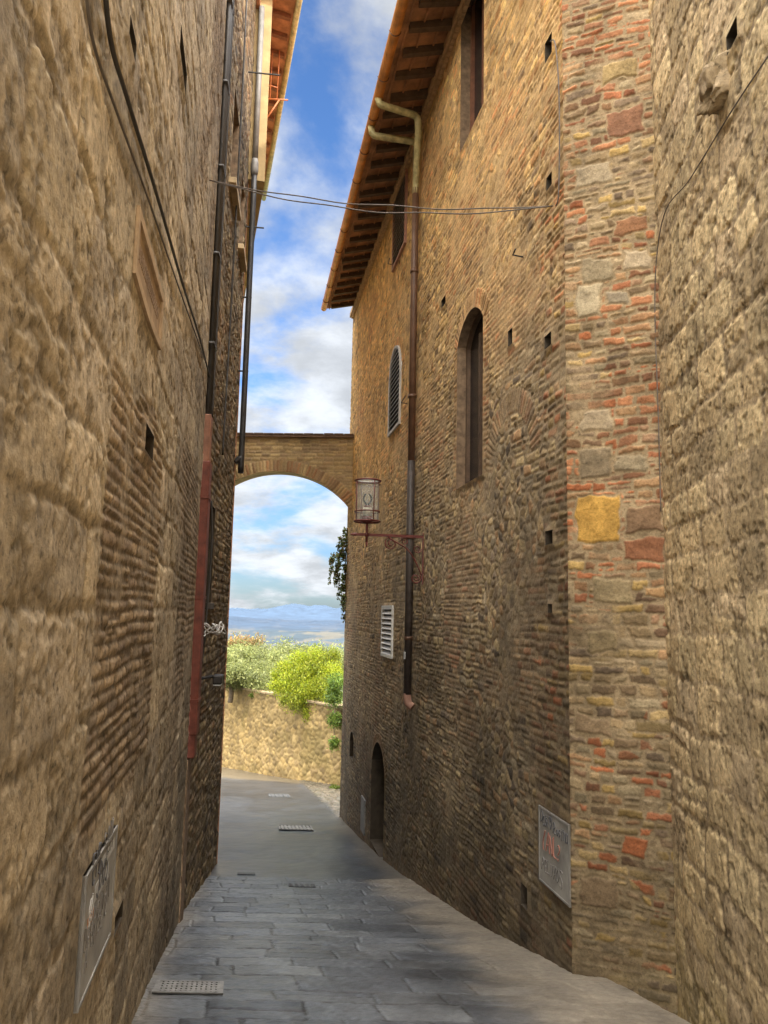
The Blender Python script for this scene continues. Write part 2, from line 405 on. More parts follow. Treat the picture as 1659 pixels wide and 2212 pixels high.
# ------------------------------------------------------------------ walls
RW = Wall(2.885, 0, 2.885-.175*22.6, 22.6, 'R'); RL = RW.len
LW = Wall(-.633, 0, -.633-.174*9.3, 9.3, 'L')
LW2 = Wall(-2.31, 9.3, -2.95, 14.8, 'L')
LW3 = Wall(-2.98, 14.8, -5.0, 23.0, 'L')
A0 = RW.pt(6.9/.985, 0); B0 = Vector((2.41, 6.56, 0))
SW = Wall(B0.x, B0.y, A0.x, A0.y, 'R')          # brick corner strip
NW = Wall(1.6, -2.0, B0.x, B0.y, 'R')
def quadop(w, tl, tr, br, bl):
    p = [w.hit(*q) for q in (tl, tr, br, bl)]
    return Op((p[0][0]+p[3][0])/2, (p[1][0]+p[2][0])/2, (p[2][1]+p[3][1])/2, (p[0][1]+p[1][1])/2)
o_plq = quadop(LW, (288, 490), (346, 605), (340, 735), (274, 640)); o_plq = ShieldOp(o_plq.s0, o_plq.s1, o_plq.z0, o_plq.z1)
o_hl = quadop(LW, (174, 1868), (243, 1797), (222, 2045), (152, 2168))
o_hr = quadop(RW, (1168, 1742), (1233, 1775), (1240, 1957), (1172, 1906))

# ================================================================== RIGHT HOUSE
ZE = 10.75
house = root('stone_house', 'tall brown rubble stone house with arched window, copper gutter and long brown downpipe', 'house', RW.pt(14, gzf(14)))
def opx(w, pl, pr, pyt, pyb, pym=None, rise=0.):
    pm = (pl+pr)/2; pym = pym or (pyt+pyb)/2
    return Op(w.hit(pl, pym)[0], w.hit(pr, pym)[0], w.hit(pm, pyb)[1], w.hit(pm, pyt)[1], rise)
w_arch = opx(RW, 990, 1046, 672, 1040, rise=.3)
w_top = opx(RW, 998, 1048, -260, 275, 150)
w_green = opx(RW, 855, 882, 352, 552)
w_oval = opx(RW, 845, 869, 752, 928); w_oval = Op(w_oval.s0, w_oval.s1, w_oval.z0, w_oval.z1, w_oval.w*.5)
w_small = opx(RW, 829, 852, 1308, 1420)
w_door = opx(RW, 803, 832, 1603, 1838); w_door = Op(w_door.s0, w_door.s1, w_door.z0-.05, w_door.z1, w_door.w*.3)
w_nic = opx(RW, 757, 765, 1580, 1640); w_nic = Op(w_nic.s0, w_nic.s1, w_nic.z0, w_nic.z1, w_nic.w*.4)
holes = [opx(RW, a, b, c, d) for a, b, c, d in ((1181, 1196, 82, 126), (1184, 1196, 378, 406), (1180, 1195, 722, 750), (1101, 1110, 712, 746), (1182, 1198, 1146, 1176), (1188, 1197, 1305, 1324), (1129, 1143, 1912, 1960), (956, 965, 643, 661))]
ops = [w_arch, w_top, w_green, w_oval, w_small, w_door, w_nic]+holes
blind = opx(RW, 1062, 1150, 885, 1000, rise=.25); blind = Op(blind.s0, blind.s1, blind.z0, blind.z1, blind.w*.4)
P_R = [(.45, .335, .18), (.39, .285, .152), (.335, .25, .145), (.49, .375, .2), (.265, .20, .125), (.42, .34, .22), (.215, .165, .115), (.40, .25, .13)]
P_RB = [(.39, .265, .145), (.335, .23, .135), (.42, .29, .16), (.265, .185, .115), (.39, .21, .115)]
P_RED = [(.36, .13, .055), (.29, .115, .055), (.38, .17, .08), (.25, .12, .062), (.33, .20, .10), (.23, .14, .08), (.30, .17, .085)]
P_TAN = [(.35, .25, .115), (.33, .235, .125), (.28, .21, .118), (.33, .26, .155), (.24, .165, .092), (.36, .245, .09), (.21, .15, .095), (.30, .23, .14)]
SM = (.32, .24, .14)
MORT = (.40, .31, .195)
def field_R(S, Z):
    d, r = masonry(S, Z, 11, (.05, .13), (.07, .27), .03, 3.2, .3, .018)
    h1, c1 = compose(S, Z, d, r, P_R, MORT, .02, .016, .004, .009, 3, .013, .9)
    d, r = voro(S, Z, 17, .16, .095, .95, .04, 7)
    h3, c3 = compose(S, Z, d, r, P_R, MORT, .02, .014, .004, .007, 3, .012, .9)
    k3 = sm(-.05, .1, fbm(S, Z, .8, 3, 2)-.08); h1 = lerp(h1, h3, k3); c1 = lerp(c1, c3, k3)
    d, r = masonry(S, Z, 12, (.055, .085), (.14, .3), .014, 1.4, .05, .01)
    h2, c2 = compose(S, Z, d, r, P_RB, MORT, .016, .012, .003, .006, 4, .007, .8)
    y = S*.985; zr = Z-gz(y)
    m = sm(-.1, .2, fbm(S, Z, .5, 3, 7)+.3*sm(4, 1, zr)-.22-.3*sm(6, 9, zr))
    h = lerp(h1, h2, m); c = lerp(c1, c2, m)
    # ragged toothing of the brick corner
    d, r = masonry(S, Z, 21, (.058, .095), (.11, .27), .035, 2.4, .06, .014)
    _, ca = compose(S, Z, d, r, P_TAN, SM, .026, .014, .004, .010, 3, .010, .7); hb, cb = compose(S, Z, d, r, P_RED, SM, .026, .014, .004, .010, 3, .010, .7)
    ca = np.where((r[..., 3] < .42)[..., None], cb, ca); kt = sm(.75, .35, S-A0.y/.985+.5*fbm(S, Z, 1.7, 3, 5))
    h = lerp(h, hb, kt); c = lerp(c, ca*1.15, kt*.85)
    for o in (w_arch, w_door, w_oval):
        mm, d, r = vous(S, Z, o, .26 if o is w_arch else .2); hh, cc = compose(S, Z, d, r, P_RB, MORT, .012, .012, .012, .006, 4, .003)
        h = np.where(mm, hh, h); c = np.where(mm[..., None], cc*1.05, c)
    jb = (w_arch.dist(S, Z) < .22) & (Z < w_arch.zs) & (Z > w_arch.z0)
    c = np.where(jb[..., None], c2, c); h = np.where(jb, h2, h)
    mm, d, r = vous(S, Z, blind, .24); hh, cc = compose(S, Z, d, r, P_RB, MORT, .012, .012, .006, .006, 4, .003)
    h = np.where(mm, hh, h); c = np.where(mm[..., None], lerp(cc, c, np.full_like(h, .35)), c)
    mo = sm(.2, .5, fbm(S, Z, 1.3, 4, 10)); c = lerp(c, np.array(MORT)*np.ones_like(c), mo*.45); h = h*(1-.6*mo)
    h = h+.007*fbm(S, Z, 1.6, 3, 8)+.004*fbm(S, Z, 14, 3, 2)
    c = c*(1+.28*fbm(S, Z, .7, 4, 9)+.26*fbm(S, Z, 5, 3, 6))[..., None]
    c = lerp(c, c*np.array((1.55, 1.33, .97)), sm(4.5, 9.5, zr+1.2*fbm(S, Z, .5, 3, 5)))  # warm overhead light on the upper wall painted into its colour
    c = c*lerp(np.full_like(h, .34), np.ones_like(h), sm(-.2, 5.4, zr+1.6*fbm(S, Z, .8, 4, 1)))[..., None]  # lower wall darkened: dirt plus alley shade painted into the colour
    return h, c
ps, _ = RW.hit(905, 860)
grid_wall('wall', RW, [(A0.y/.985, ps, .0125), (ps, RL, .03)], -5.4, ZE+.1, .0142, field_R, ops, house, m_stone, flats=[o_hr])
# other faces and interior
mb = MB(); far = RW.pt(RL, 0)
mb.quad(RW.pt(RL, -6, .0), RW.pt(RL, -6, -9), RW.pt(RL, ZE+2.4, -9), RW.pt(RL, ZE+2.4, -5), RW.pt(RL, ZE, .0))
mb.quad(RW.pt(7, -6, -9), RW.pt(RL, -6, -9), RW.pt(RL, ZE+1, -9), RW.pt(7, ZE+1, -9))
mb.build('gable_wall', m_plain, house)
for o, dep in ((w_arch, .22), (w_top, .22), (w_door, .3), (w_nic, .25), (w_green, .1), (w_oval, .1), (w_small, .12)):
    jamb(o, RW, .02, -dep, m_hole if o in (w_door, w_nic) else m_reveal, house)
for o in holes:
    j = jamb(o, RW, .02, -.3, m_hole, house, 'putlog_hole'); panel(o, RW, -.298, m_void, j, 'hole_back')
def casement(o, n, mat, t=.06):
    fr = ring_frame(o, RW, n-.05, n+.02, t, mat, house, 'window')
    panel(o, RW, n-.03, m_glass_dark, fr, 'pane')
    MB().wbox(RW, o.sc-.03, o.sc+.03, o.z0+.05, o.zs, n-.045, n+.01).build('mullion', mat, fr); return fr
casement(w_arch, -.13, m_wood); casement(w_top, -.15, m_shut)
def louvre(o, fm, sm_, back=m_void, t=.045, pitch=.085, nf=.06):
    fr = ring_frame(o, RW, -.03, nf, t, fm, house, 'shuttered_window')
    panel(o, RW, nf-.05, back, fr, 'shutter_back'); slats(o, RW, nf-.046, t+.004, pitch, sm_, fr)
    return fr
louvre(w_green, m_shutf, m_shut2, t=.05, pitch=.11, nf=.07); louvre(w_oval, m_lead, m_grey, pitch=.1); louvre(w_small, m_white, m_white, pitch=.1)
dr = panel(w_door, RW, -.28, m_void, house, 'door')
mb = MB()
for i in range(6):
    a = w_door.s0+.02+(w_door.w-.04)*i/6; mb.wbox(RW, a, a+w_door.w/6-.03, w_door.z0, w_door.zs, -.278, -.265)
mb.build('door_plank', M('blackened_wood', (.04, .03, .022), .8), dr)
panel(w_nic, RW, -.25, m_void, house, 'niche_back')
# eaves
def roofz(n): return ZE-.28*n
OV = .89
e0, e1 = 6.3, RL-.68
mb = MB(); mb.hexa([RW.pt(e0, roofz(-5), -5), RW.pt(e1, roofz(-5), -5), RW.pt(e1, roofz(OV), OV), RW.pt(e0, roofz(OV), OV),
                    RW.pt(e0, roofz(-5)+.05, -5), RW.pt(e1, roofz(-5)+.05, -5), RW.pt(e1, roofz(OV)+.05, OV), RW.pt(e0, roofz(OV)+.05, OV)])
mb.build('soffit', m_soffit, house)
mb = MB()
mb.hexa([RW.pt(e0, roofz(-5)+.054, -5), RW.pt(e1, roofz(-5)+.054, -5), RW.pt(e1, roofz(OV)+.054, OV+.05), RW.pt(e0, roofz(OV)+.054, OV+.05),
         RW.pt(e0, roofz(-5)+.16, -5), RW.pt(e1, roofz(-5)+.16, -5), RW.pt(e1, roofz(OV)+.16, OV+.05), RW.pt(e0, roofz(OV)+.16, OV+.05)])
mb.quad(RW.pt(e0, roofz(-5)+.16, -5), RW.pt(e1, roofz(-5)+.16, -5), RW.pt(e1, ZE+.2, -9.4), RW.pt(e0, ZE+.2, -9.4))
a = e0+.08
while a < e1-.05:
    mb.tube([RW.pt(a, roofz(OV+.08)+.14, OV+.08), RW.pt(a, roofz(-5)+.14, -5)], .085, 6); a += .2
mb.build('roof', m_tile, house)
a = e0+.15
while a < e1-.05:
    mb = MB(); hw = random.uniform(.045, .06); q = random.uniform(.72, .84); b_ = random.uniform(-.02, .02)
    mb.hexa([RW.pt(a-hw, roofz(-.1)-.14, -.1), RW.pt(a+hw, roofz(-.1)-.14, -.1), RW.pt(a+hw+b_, roofz(q)-.11, q), RW.pt(a-hw+b_, roofz(q)-.11, q),
             RW.pt(a-hw, roofz(-.1)-.003, -.1), RW.pt(a+hw, roofz(-.1)-.003, -.1), RW.pt(a+hw+b_, roofz(q)-.003, q), RW.pt(a-hw+b_, roofz(q)-.003, q)])
    mb.build('rafter', m_wood, house); a += .52+random.uniform(-.05, .05)
mb = MB()
for nn in (.28, .55, .8): mb.wbox(RW, e0, e1, roofz(nn)-.035, roofz(nn)-.006, nn-.012, nn+.012)
mb.build('batten', m_soffit, house)
mb = MB(); a = A0.y/.985
while a < RL-.2:
    mb.wbox(RW, a, a+.12, ZE-.28, ZE-.2, .01, .075); a += .135
mb.wbox(RW, A0.y/.985, RL, ZE-.19, ZE-.06, .01, .11)
mb.build('cornice', M('cornice_brick', (.42, .27, .14), .9, var=.35, scale=9, bump=.5, bscale=30), house)
# gutter half round
GN = OV+.08; GZ_ = roofz(OV)-.0
mb = MB(); K = 9; rr = .085; gl = [e0, e1]
for i, a in enumerate(gl):
    for k in range(K):
        t = PI+PI*k/(K-1); mb.v.append(tuple(RW.pt(a, GZ_+rr*math.sin(t), GN+rr*math.cos(t))))
for k in range(K-1): mb.f.append((k, k+1, K+k+1, K+k))
mb.f.append(tuple(range(K))); mb.f.append(tuple(range(K, 2*K)))
g = mb.build('gutter', m_copper, house, smooth=False); md = g.modifiers.new('s', 'SOLIDIFY'); md.thickness = .006
a = e0+.6
while a < e1:
    pts = [RW.pt(a, GZ_+(rr+.006)*math.sin(PI+PI*k/8), GN+(rr+.006)*math.cos(PI+PI*k/8)) for k in range(9)]
    MB().tube(pts, .009, 5).build('gutter_bracket', m_bpipe, house); a += 1.05
# downpipe with two branches
zb = RW.hit(895, 1500)[1]; zmid = RW.hit(899, 1000)[1]; zj = GZ_-.24
MB().tube([RW.pt(ps, zmid, .12), RW.pt(ps, zj-.12, .12)], .062, 12).build('downpipe', m_bpipe, house, True)
lo = MB().tube([RW.pt(ps, zb, .12), RW.pt(ps, zmid, .12)], .066, 12).build('lower_downpipe', m_lowpipe, house, True)
MB().tube(spline([RW.pt(ps, zb+.02, .12), RW.pt(ps, zb-.06, .12), RW.pt(ps-.02, zb-.15, .10), RW.pt(ps-.06, zb-.2, .04)], 5), .066, 12).build('pipe_shoe', m_terra, house, True)
def rounded(pts, r=.09, n=5):
    pts = [Vector(p) for p in pts]; out = [pts[0]]
    for i in range(1, len(pts)-1):
        a_, b_, c_ = pts[i-1], pts[i], pts[i+1]; u = (a_-b_); v_ = (c_-b_); k = min(r, u.length*.45, v_.length*.45)
        p0 = b_+u.normalized()*k; p1 = b_+v_.normalized()*k
        for t in np.linspace(0, 1, n): out.append(p0*(1-t)**2+b_*2*t*(1-t)+p1*t*t)
    out.append(pts[-1]); return out
MB().tube(rounded([RW.pt(ps, GZ_-.06, GN), RW.pt(ps, zj, GN-.02), RW.pt(ps, zj-.02, .12), RW.pt(ps, zj-.35, .12)]), .062, 12).build('branch_pipe', m_patina, house, True)
MB().tube(rounded([RW.pt(ps-.78, GZ_-.06, GN), RW.pt(ps-.78, zj+.07, GN-.02), RW.pt(ps-.62, zj+.06, .24), RW.pt(ps-.58, zj-.16, .21), RW.pt(ps, zj-.85, .12), RW.pt(ps, zj-1.05, .12)]), .062, 12).build('branch_pipe', m_patina, house, True)
for pyc in (600, 860, 1160, 1380):
    z = RW.hit(903, pyc)[1]; MB().tube([RW.pt(ps, z-.03, .12), RW.pt(ps, z+.03, .12)], .076, 12).build('pipe_clip', m_bpipe, house, True)
z = RW.hit(893, 1415)[1]; MB().wbox(RW, ps-.045, ps+.03, z-.06, z+.06, .175, .192).build('paper_sticker', m_inkw, lo)
# thin wires and hooks on the facade
for px, py, l in ((850, 572, .25), (1130, 555, .12), (880, 872, .45)):
    a, z = RW.hit(px, py); MB().tube([RW.pt(a, z, .0), RW.pt(a, z+.01, .12), RW.pt(a-l, z+.02, .13)], .009, 5).build('iron_hook', m_black, house)

# ---- brick corner
BLK = [(1242, 1338, 1072, 1168, (.46, .27, .065)), (1243, 1300, 612, 688, (.40, .33, .215)), (1345, 1405, 535, 585, (.39, .31, .205)), (1255, 1320, 890, 935, (.38, .30, .195)), (1325, 1400, 985, 1020, (.30, .24, .15)),
       (1250, 1320, 965, 1035, (.24, .185, .115)), (1285, 1365, 1245, 1300, (.35, .27, .15)), (1270, 1335, 1365, 1405, (.33, .25, .135)), (1310, 1395, 235, 290, (.25, .125, .07)), (1245, 1320, 355, 400, (.36, .29, .19)), (1245, 1320, 1545, 1590, (.27, .19, .11)), (1300, 1380, 130, 170, (.35, .255, .12)),
       (1350, 1430, 1095, 1150, (.2, .125, .07)), (1345, 1435, 1165, 1210, (.25, .11, .055)), (1255, 1330, 560, 605, (.33, .265, .165)), (1310, 1360, 630, 660, (.25, .205, .14)), (1325, 1405, 470, 505, (.28, .14, .07)), (1340, 1400, 1810, 1850, (.36, .125, .05)), (1250, 1330, 1900, 1960, (.25, .175, .10)), (1390, 1440, 1265, 1290, (.43, .26, .12))]
def field_S(S, Z):
    d, r = masonry(S, Z, 22, (.055, .105), (.09, .27), .045, 2.4, .12, .016)
    h, c = compose(S, Z, d, r, P_TAN, SM, .026, .014, .004, .010, 3, .013, .8)
    _, c2 = compose(S, Z, d, r, P_RED, SM, .026, .014, .005, .010, 3, .013, .8)
    zr = Z-gz(6.7)
    pr = .50+.85*fbm(S, Z, .8, 2, 6)
    c = np.where((r[..., 3] < pr)[..., None], c2, c)
    gone = sm(.15, .42, fbm(S, Z, 2.2, 3, 10)); h = h*(1-.6*gone); c = lerp(c, np.array(SM)*np.ones(S.shape+(3,)), gone*.55)
    for a, b, t, bt, cc in BLK:
        p, q = SW.hit(a, t), SW.hit(b, bt); p2, q2 = SW.hit(a, bt), SW.hit(b, t)
        o = Op(p[0], q[0], (q[1]+p2[1])/2, (p[1]+q2[1])/2)
        dd = -o.dist(S+.04*fbm(S, Z, 6, 3, 4), Z+.04*fbm(S, Z, 6, 3, 1))
        k = sm(-.018, -.006, dd); hh = sm(0, .02, dd)*.012
        h = lerp(h, hh, k); c = lerp(c, lerp(np.array(SM)*np.ones(S.shape+(3,)), np.array(cc)*np.ones(S.shape+(3,)), sm(0, .012, dd)), k)
    h = h+.010*fbm(S, Z, 3, 3, 8)+.004*fbm(S, Z, 20, 3, 2)
    c = c*(1+.26*fbm(S, Z, 1.1, 4, 9)+.3*fbm(S, Z, 9, 3, 6))[..., None]
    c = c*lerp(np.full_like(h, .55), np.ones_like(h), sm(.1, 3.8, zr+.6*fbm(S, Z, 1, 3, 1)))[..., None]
    return h, c
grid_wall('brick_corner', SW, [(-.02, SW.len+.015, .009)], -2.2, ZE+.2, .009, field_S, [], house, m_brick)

# ================================================================== NEAR RIGHT BUILDING
nb = root('stone_building', 'golden stone building of large squared blocks at the right edge of the photo', 'building', (2.2, 4.5, gzf(4.5)))
P_N = [(.56, .425, .235), (.51, .385, .215), (.46, .35, .2), (.58, .45, .255), (.53, .405, .245)]
n_hole = opx(NW, 1575, 1600, 55, 100)
def field_N(S, Z):
    d, r = masonry(S, Z, 31, (.25, .38), (.32, .6), .055, 2.0, .08, .06)
    h, c = compose(S, Z, d, r, P_N, (.46, .35, .21), .034, .036, .006, .007, 3, .024)
    jd = sm(-.5, .15, fbm(S, Z, 1.1, 3, 4)); h = h*(.4+.6*jd)
    pit = fbm(S, Z, 16, 4, 5); pit2 = fbm(S, Z, 5, 4, 11)
    h = h+.005*fbm(S, Z, 1.6, 4, 8)+.005*fbm(S, Z, 9, 4, 2)-.006*sm(.2, .55, pit)-.007*sm(.3, .65, pit2)
    edge = sm(.022, .006, d+.014*fbm(S, Z, 14, 3, 7))
    c = c*(1+.2*fbm(S, Z, .9, 4, 9)+.22*fbm(S, Z, 7, 4, 6)-.34*sm(.2, .55, pit)-.24*sm(.3, .65, pit2)-.16*edge*jd)[..., None]
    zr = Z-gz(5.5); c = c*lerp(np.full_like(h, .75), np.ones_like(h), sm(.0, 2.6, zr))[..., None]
    return h, c
grid_wall('wall', NW, [(4.6, NW.len, .0095)], -2.2, 8.6, .0095, field_N, [n_hole], nb, m_stone_near)
j = jamb(n_hole, NW, .02, -.3, m_hole, nb, 'putlog_hole'); panel(n_hole, NW, -.298, m_void, j, 'hole_back')
# jutting broken corbel stone
cs_, cz_ = NW.hit(1565, 185)
K = 28; V = []; Q = []
for i in range(K+1):
    for k in range(K*2):
        th = PI*i/K; ph = PI*k/K
        u = np.array([math.sin(th)*math.cos(ph), math.sin(th)*math.sin(ph), math.cos(th)])
        f = 1+.5*float(fbm(np.array([u[0]*1.0+u[2]]), np.array([u[1]+u[2]*.6]), 2.6, 5, 3)[0])
        sq = np.sign(u)*np.abs(u)**.4
        V.append(NW.pt(cs_+sq[0]*.10*f, cz_+sq[2]*.15*f-.05*max(0, sq[1])*(1 if sq[2] > 0 else -.3), .0+sq[1]*.13*f))
for i in range(K):
    for k in range(K*2):
        k2 = (k+1) % (K*2); Q.append((i*K*2+k, i*K*2+k2, (i+1)*K*2+k2, (i+1)*K*2+k))
np_obj('corbel_stone', np.array([tuple(v) for v in V]), Q, np.tile(np.array((.36, .275, .17)), (len(V), 1)), m_stone_near, nb)
mb = MB(); mb.wbox(NW, -3.0, 4.6, -3, 12.5, -.3, .0)
mb.wbox(NW, 4.6, NW.len, 8.6, 12.5, -.3, .0)
mb.build('rear_wall', m_plain, nb)
mb = MB(); mb.box(4.2, 11, -3, 12, -4, 17); mb.build('unseen_sun_blocker', m_plain, nb)  # unseen block added to keep direct sun off the left walls

# ================================================================== LEFT NEAR BUILDING
lb = root('stone_building', 'weathered pale stone building with a patch of thin bricks filling the left foreground', 'building', LW.pt(5, gzf(5)))
P_L = [(.52, .42, .28), (.47, .38, .255), (.42, .345, .24), (.56, .455, .30), (.49, .40, .28)]
P_LB = [(.38, .285, .18), (.34, .255, .165), (.41, .305, .19), (.32, .235, .155)]
bs0, bs1 = LW.hit(205, 1300)[0], LW.hit(335, 1300)[0]; bz0, bz1 = LW.hit(265, 1665)[1], LW.hit(300, 850)[1]
l_holes = [opx(LW, 380, 400, 95, 165), opx(LW, 306, 325, 925, 985), opx(LW, 268, 286, 55, 108), opx(LW, 240, 256, 1965, 2000)]
def field_L(S, Z):
    d, r = masonry(S, Z, 41, (.26, .46), (.35, .9), .05, 1.6, .1, .035)
    jd = sm(-.5, .25, fbm(S, Z, .9, 3, 4))
    h, c = compose(S, Z, d, r, P_L, (.42, .335, .22), .028, .03, .005, .007, 3, .024)
    h = h*(.35+.65*jd)
    edge = sm(.022, .005, d+.013*fbm(S, Z, 14, 3, 7)); c = c*(1-.2*edge*jd)[..., None]
    d, r = masonry(S, Z, 42, (.05, .085), (.16, .34), .02, 1.6, .06, .008)
    h2, c2 = compose(S, Z, d, r, P_LB, (.20, .155, .105), .018, .012, .005, .007, 4, .008)
    er = sm(.0, .35, fbm(S, Z, 2.4, 3, 5)); h2 = h2*(1-.7*er); c2 = lerp(c2, np.array((.36, .285, .185))*np.ones_like(c2), er*.4)
    m = 1-sm(-.04, .06, np.maximum(np.maximum(bs0-S, S-bs1), np.maximum(bz0-Z, Z-bz1))+.14*fbm(S, Z, 1.8, 3, 7))
    m2 = sm(6.3, 7.6, S+.8*fbm(S, Z, .8, 3, 2))*.9*sm(.1, .35, fbm(S, Z, .5, 2, 10)+.25)
    h = lerp(h, h2*.6, m2); c = lerp(c, c2, m2)
    pit = fbm(S, Z, 11, 4, 5); pit2 = fbm(S*.8, Z*1.3, 3.5, 4, 11)
    cr = sm(.93, .99, 1-np.abs(fbm(S*.8, Z*1.2, 1.8, 5, 10))*1.7)
    rg = .004*fbm(S, Z, 1.4, 4, 8)+.004*fbm(S, Z, 8, 4, 2)-.005*sm(.2, .55, pit)-.006*sm(.25, .6, pit2)-.004*cr
    dk = -.34*sm(.2, .55, pit)-.2*sm(.25, .6, pit2)-.2*cr
    h = h+rg; c = c*(1+dk)[..., None]
    h = lerp(h, h2+.004*fbm(S, Z, 9, 3, 3)-.004, m); c = lerp(c, c2, m)
    st = sm(.05, .55, fbm(S*1.4, Z*.5, .9, 4, 3)); c = lerp(c, c*np.array((.70, .72, .77)), st*.6)
    c = c*(1+.22*fbm(S, Z, .8, 4, 9)+.24*fbm(S, Z, 6, 4, 6))[..., None]
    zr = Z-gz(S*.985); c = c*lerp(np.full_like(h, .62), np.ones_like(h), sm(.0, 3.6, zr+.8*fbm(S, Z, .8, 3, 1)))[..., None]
    c = c*lerp(np.ones_like(h), np.full_like(h, .72), sm(5.5, 8.5, S+.8*fbm(S, Z, .7, 3, 5)))[..., None]  # alley shade towards the far end put into the colour
    return h, c
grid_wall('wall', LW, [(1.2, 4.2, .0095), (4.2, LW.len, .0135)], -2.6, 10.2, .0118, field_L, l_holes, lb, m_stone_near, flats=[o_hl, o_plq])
for o in l_holes:
    j = jamb(o, LW, .02, -.3, m_hole, lb, 'putlog_hole'); panel(o, LW, -.298, m_void, j, 'hole_back')
mb = MB(); mb.wbox(LW, .5, 1.2, -3, 10.2, -.3, .02); mb.wbox(LW, LW.len, LW.len+.004, -3, 10.2, -.5, .0)
mb.wbox(LW, .5, LW.len, 10.2, 10.5, -6, .05); mb.build('rear_wall', m_plain, lb)

# ================================================================== LEFT SECOND HOUSE
lh = root('stone_house', 'narrow dark stone house behind the red duct on the left, with black pipes', 'house', LW2.pt(2, gzf(12)))
lw_ops = [Op(2.0, 3.0, 8.3, 9.9), Op(4.0, 4.8, 8.2, 9.6), Op(1.4, 2.2, 1.7, 3.1)]
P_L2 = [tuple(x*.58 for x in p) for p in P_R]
def field_L2(S, Z):
    d, r = masonry(S, Z, 51, (.07, .16), (.1, .34), .03, 2.6, .3, .02)
    h, c = compose(S, Z, d, r, P_L2, (.20, .155, .10), .022, .018, .008, .016, 3, .012, .8)
    h = h+.014*fbm(S, Z, 1.8, 4, 8)+.008*fbm(S, Z, 12, 3, 2)
    c = c*(.9+.3*fbm(S, Z, .8, 4, 9)+.2*fbm(S, Z, 5, 3, 6))[..., None]
    return h, c
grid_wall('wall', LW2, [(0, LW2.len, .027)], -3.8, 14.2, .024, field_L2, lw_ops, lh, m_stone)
for i, o in enumerate(lw_ops):
    jamb(o, LW2, .02, -.3, m_hole if i == 2 else m_reveal, lh)
    fr = ring_frame(o, LW2, -.28, -.2, .07, m_wood, lh, 'window'); panel(o, LW2, -.25, m_glass_dark, fr, 'pane')
    MB().wbox(LW2, o.s0-.1, o.s1+.1, o.z0-.1, o.z0-.004, -.25, .06 if i == 2 else .12).build('sill', m_hole if i == 2 else m_plain, lh, bevel=.01)
mb = MB(); mb.wbox(LW2, -.3, LW2.len, 14.2, 14.5, -6, .1); mb.wbox(LW2, LW2.len, LW2.len+.004, -4, 14.2, -3, .03); mb.build('roof_edge', m_tile, lh)
# far downpipe at the corner
pa = LW2.len-.15
zb2 = at(527, 985, 14.6).z; zj2 = at(560, 360, 14.6).z
MB().tube(spline([LW2.pt(pa, zj2, .14), LW2.pt(pa, zb2+.15, .14), LW2.pt(pa, zb2, .13), LW2.pt(pa, zb2-.12, .02)], 6), .058, 10).build('black_downpipe', m_black, lh, True)
mb = MB().tube([LW2.pt(pa, zj2-.16, .14), LW2.pt(pa, zj2-.06, .14), LW2.pt(pa, zj2+.1, .14), LW2.pt(pa, zj2+.2, .14)], [.06, .078, .078, .062], 12); mb.tube([LW2.pt(pa, zj2, .14), LW2.pt(pa, 14.2, .14)], .06, 12)
mb.build('zinc_downpipe', M('grey_zinc_pipe', (.2, .19, .175), .6, .2), lh, True)
for pyc in (487, 640, 800):
    z = at(548, pyc, 14.6).z; MB().tube([LW2.pt(pa, z, 0), LW2.pt(pa, z, .38 if pyc == 487 else .2)], .018, 6).build('pipe_bracket', m_black, lh)
for a, py in ((4.3, 150),):
    z = at(540, py, 13.5).z; MB().tube([LW2.pt(a, z, 0), LW2.pt(a, z, .62)], .016, 6).build('iron_rod', m_black, lh)
# conduits + duct
zt = LW2.hit(460, 935)[1]
mb = MB()
for k, (off, n) in enumerate(((.08, .085), (.17, .095), (.25, .075))): mb.tube([LW2.pt(off, zt-.1, n), LW2.pt(off+.02, 14.2, n)], .032 if k < 2 else .025, 8)
z = zt+.8
while z < 14: mb.wbox(LW2, .02, .3, z, z+.03, .02, .13); z += 1.2
tag(mb.build('conduit', M('grey_black_conduit', (.055, .05, .046), .5), None, True), 'bundle of dark conduits running up the wall above the red duct', 'conduit')
dt = root('cable_duct', 'tall dark red metal duct cover on the left wall corner', 'duct', LW2.pt(.15, LW2.hit(405, 1620)[1], .1))
z1, z2, z3, z4 = LW2.hit(452, 935)[1], LW2.hit(445, 1032)[1], LW2.hit(412, 1570)[1], LW2.hit(405, 1622)[1]
MB().wbox(LW2, .02, .24, z2, z1, .04, .135).build('upper_cover', m_duct2, dt, bevel=.012)
MB().wbox(LW2, .0, .26, z3, z2+.05, .04, .155).build('main_cover', m_duct, dt, bevel=.015)
MB().wbox(LW2, .02, .24, z4, z3, .04, .14).build('lower_cover', m_duct, dt, bevel=.012)
for z in (z2-.4, (z2+z3)/2, z3+.4): MB().wbox(LW2, -.01, .27, z-.02, z+.02, .04, .16).build('strap', m_duct, dt)
MB().wbox(LW2, .0, .3, -2.6, z4-.02, -.02, .08).build('pilaster', m_reveal, lh)
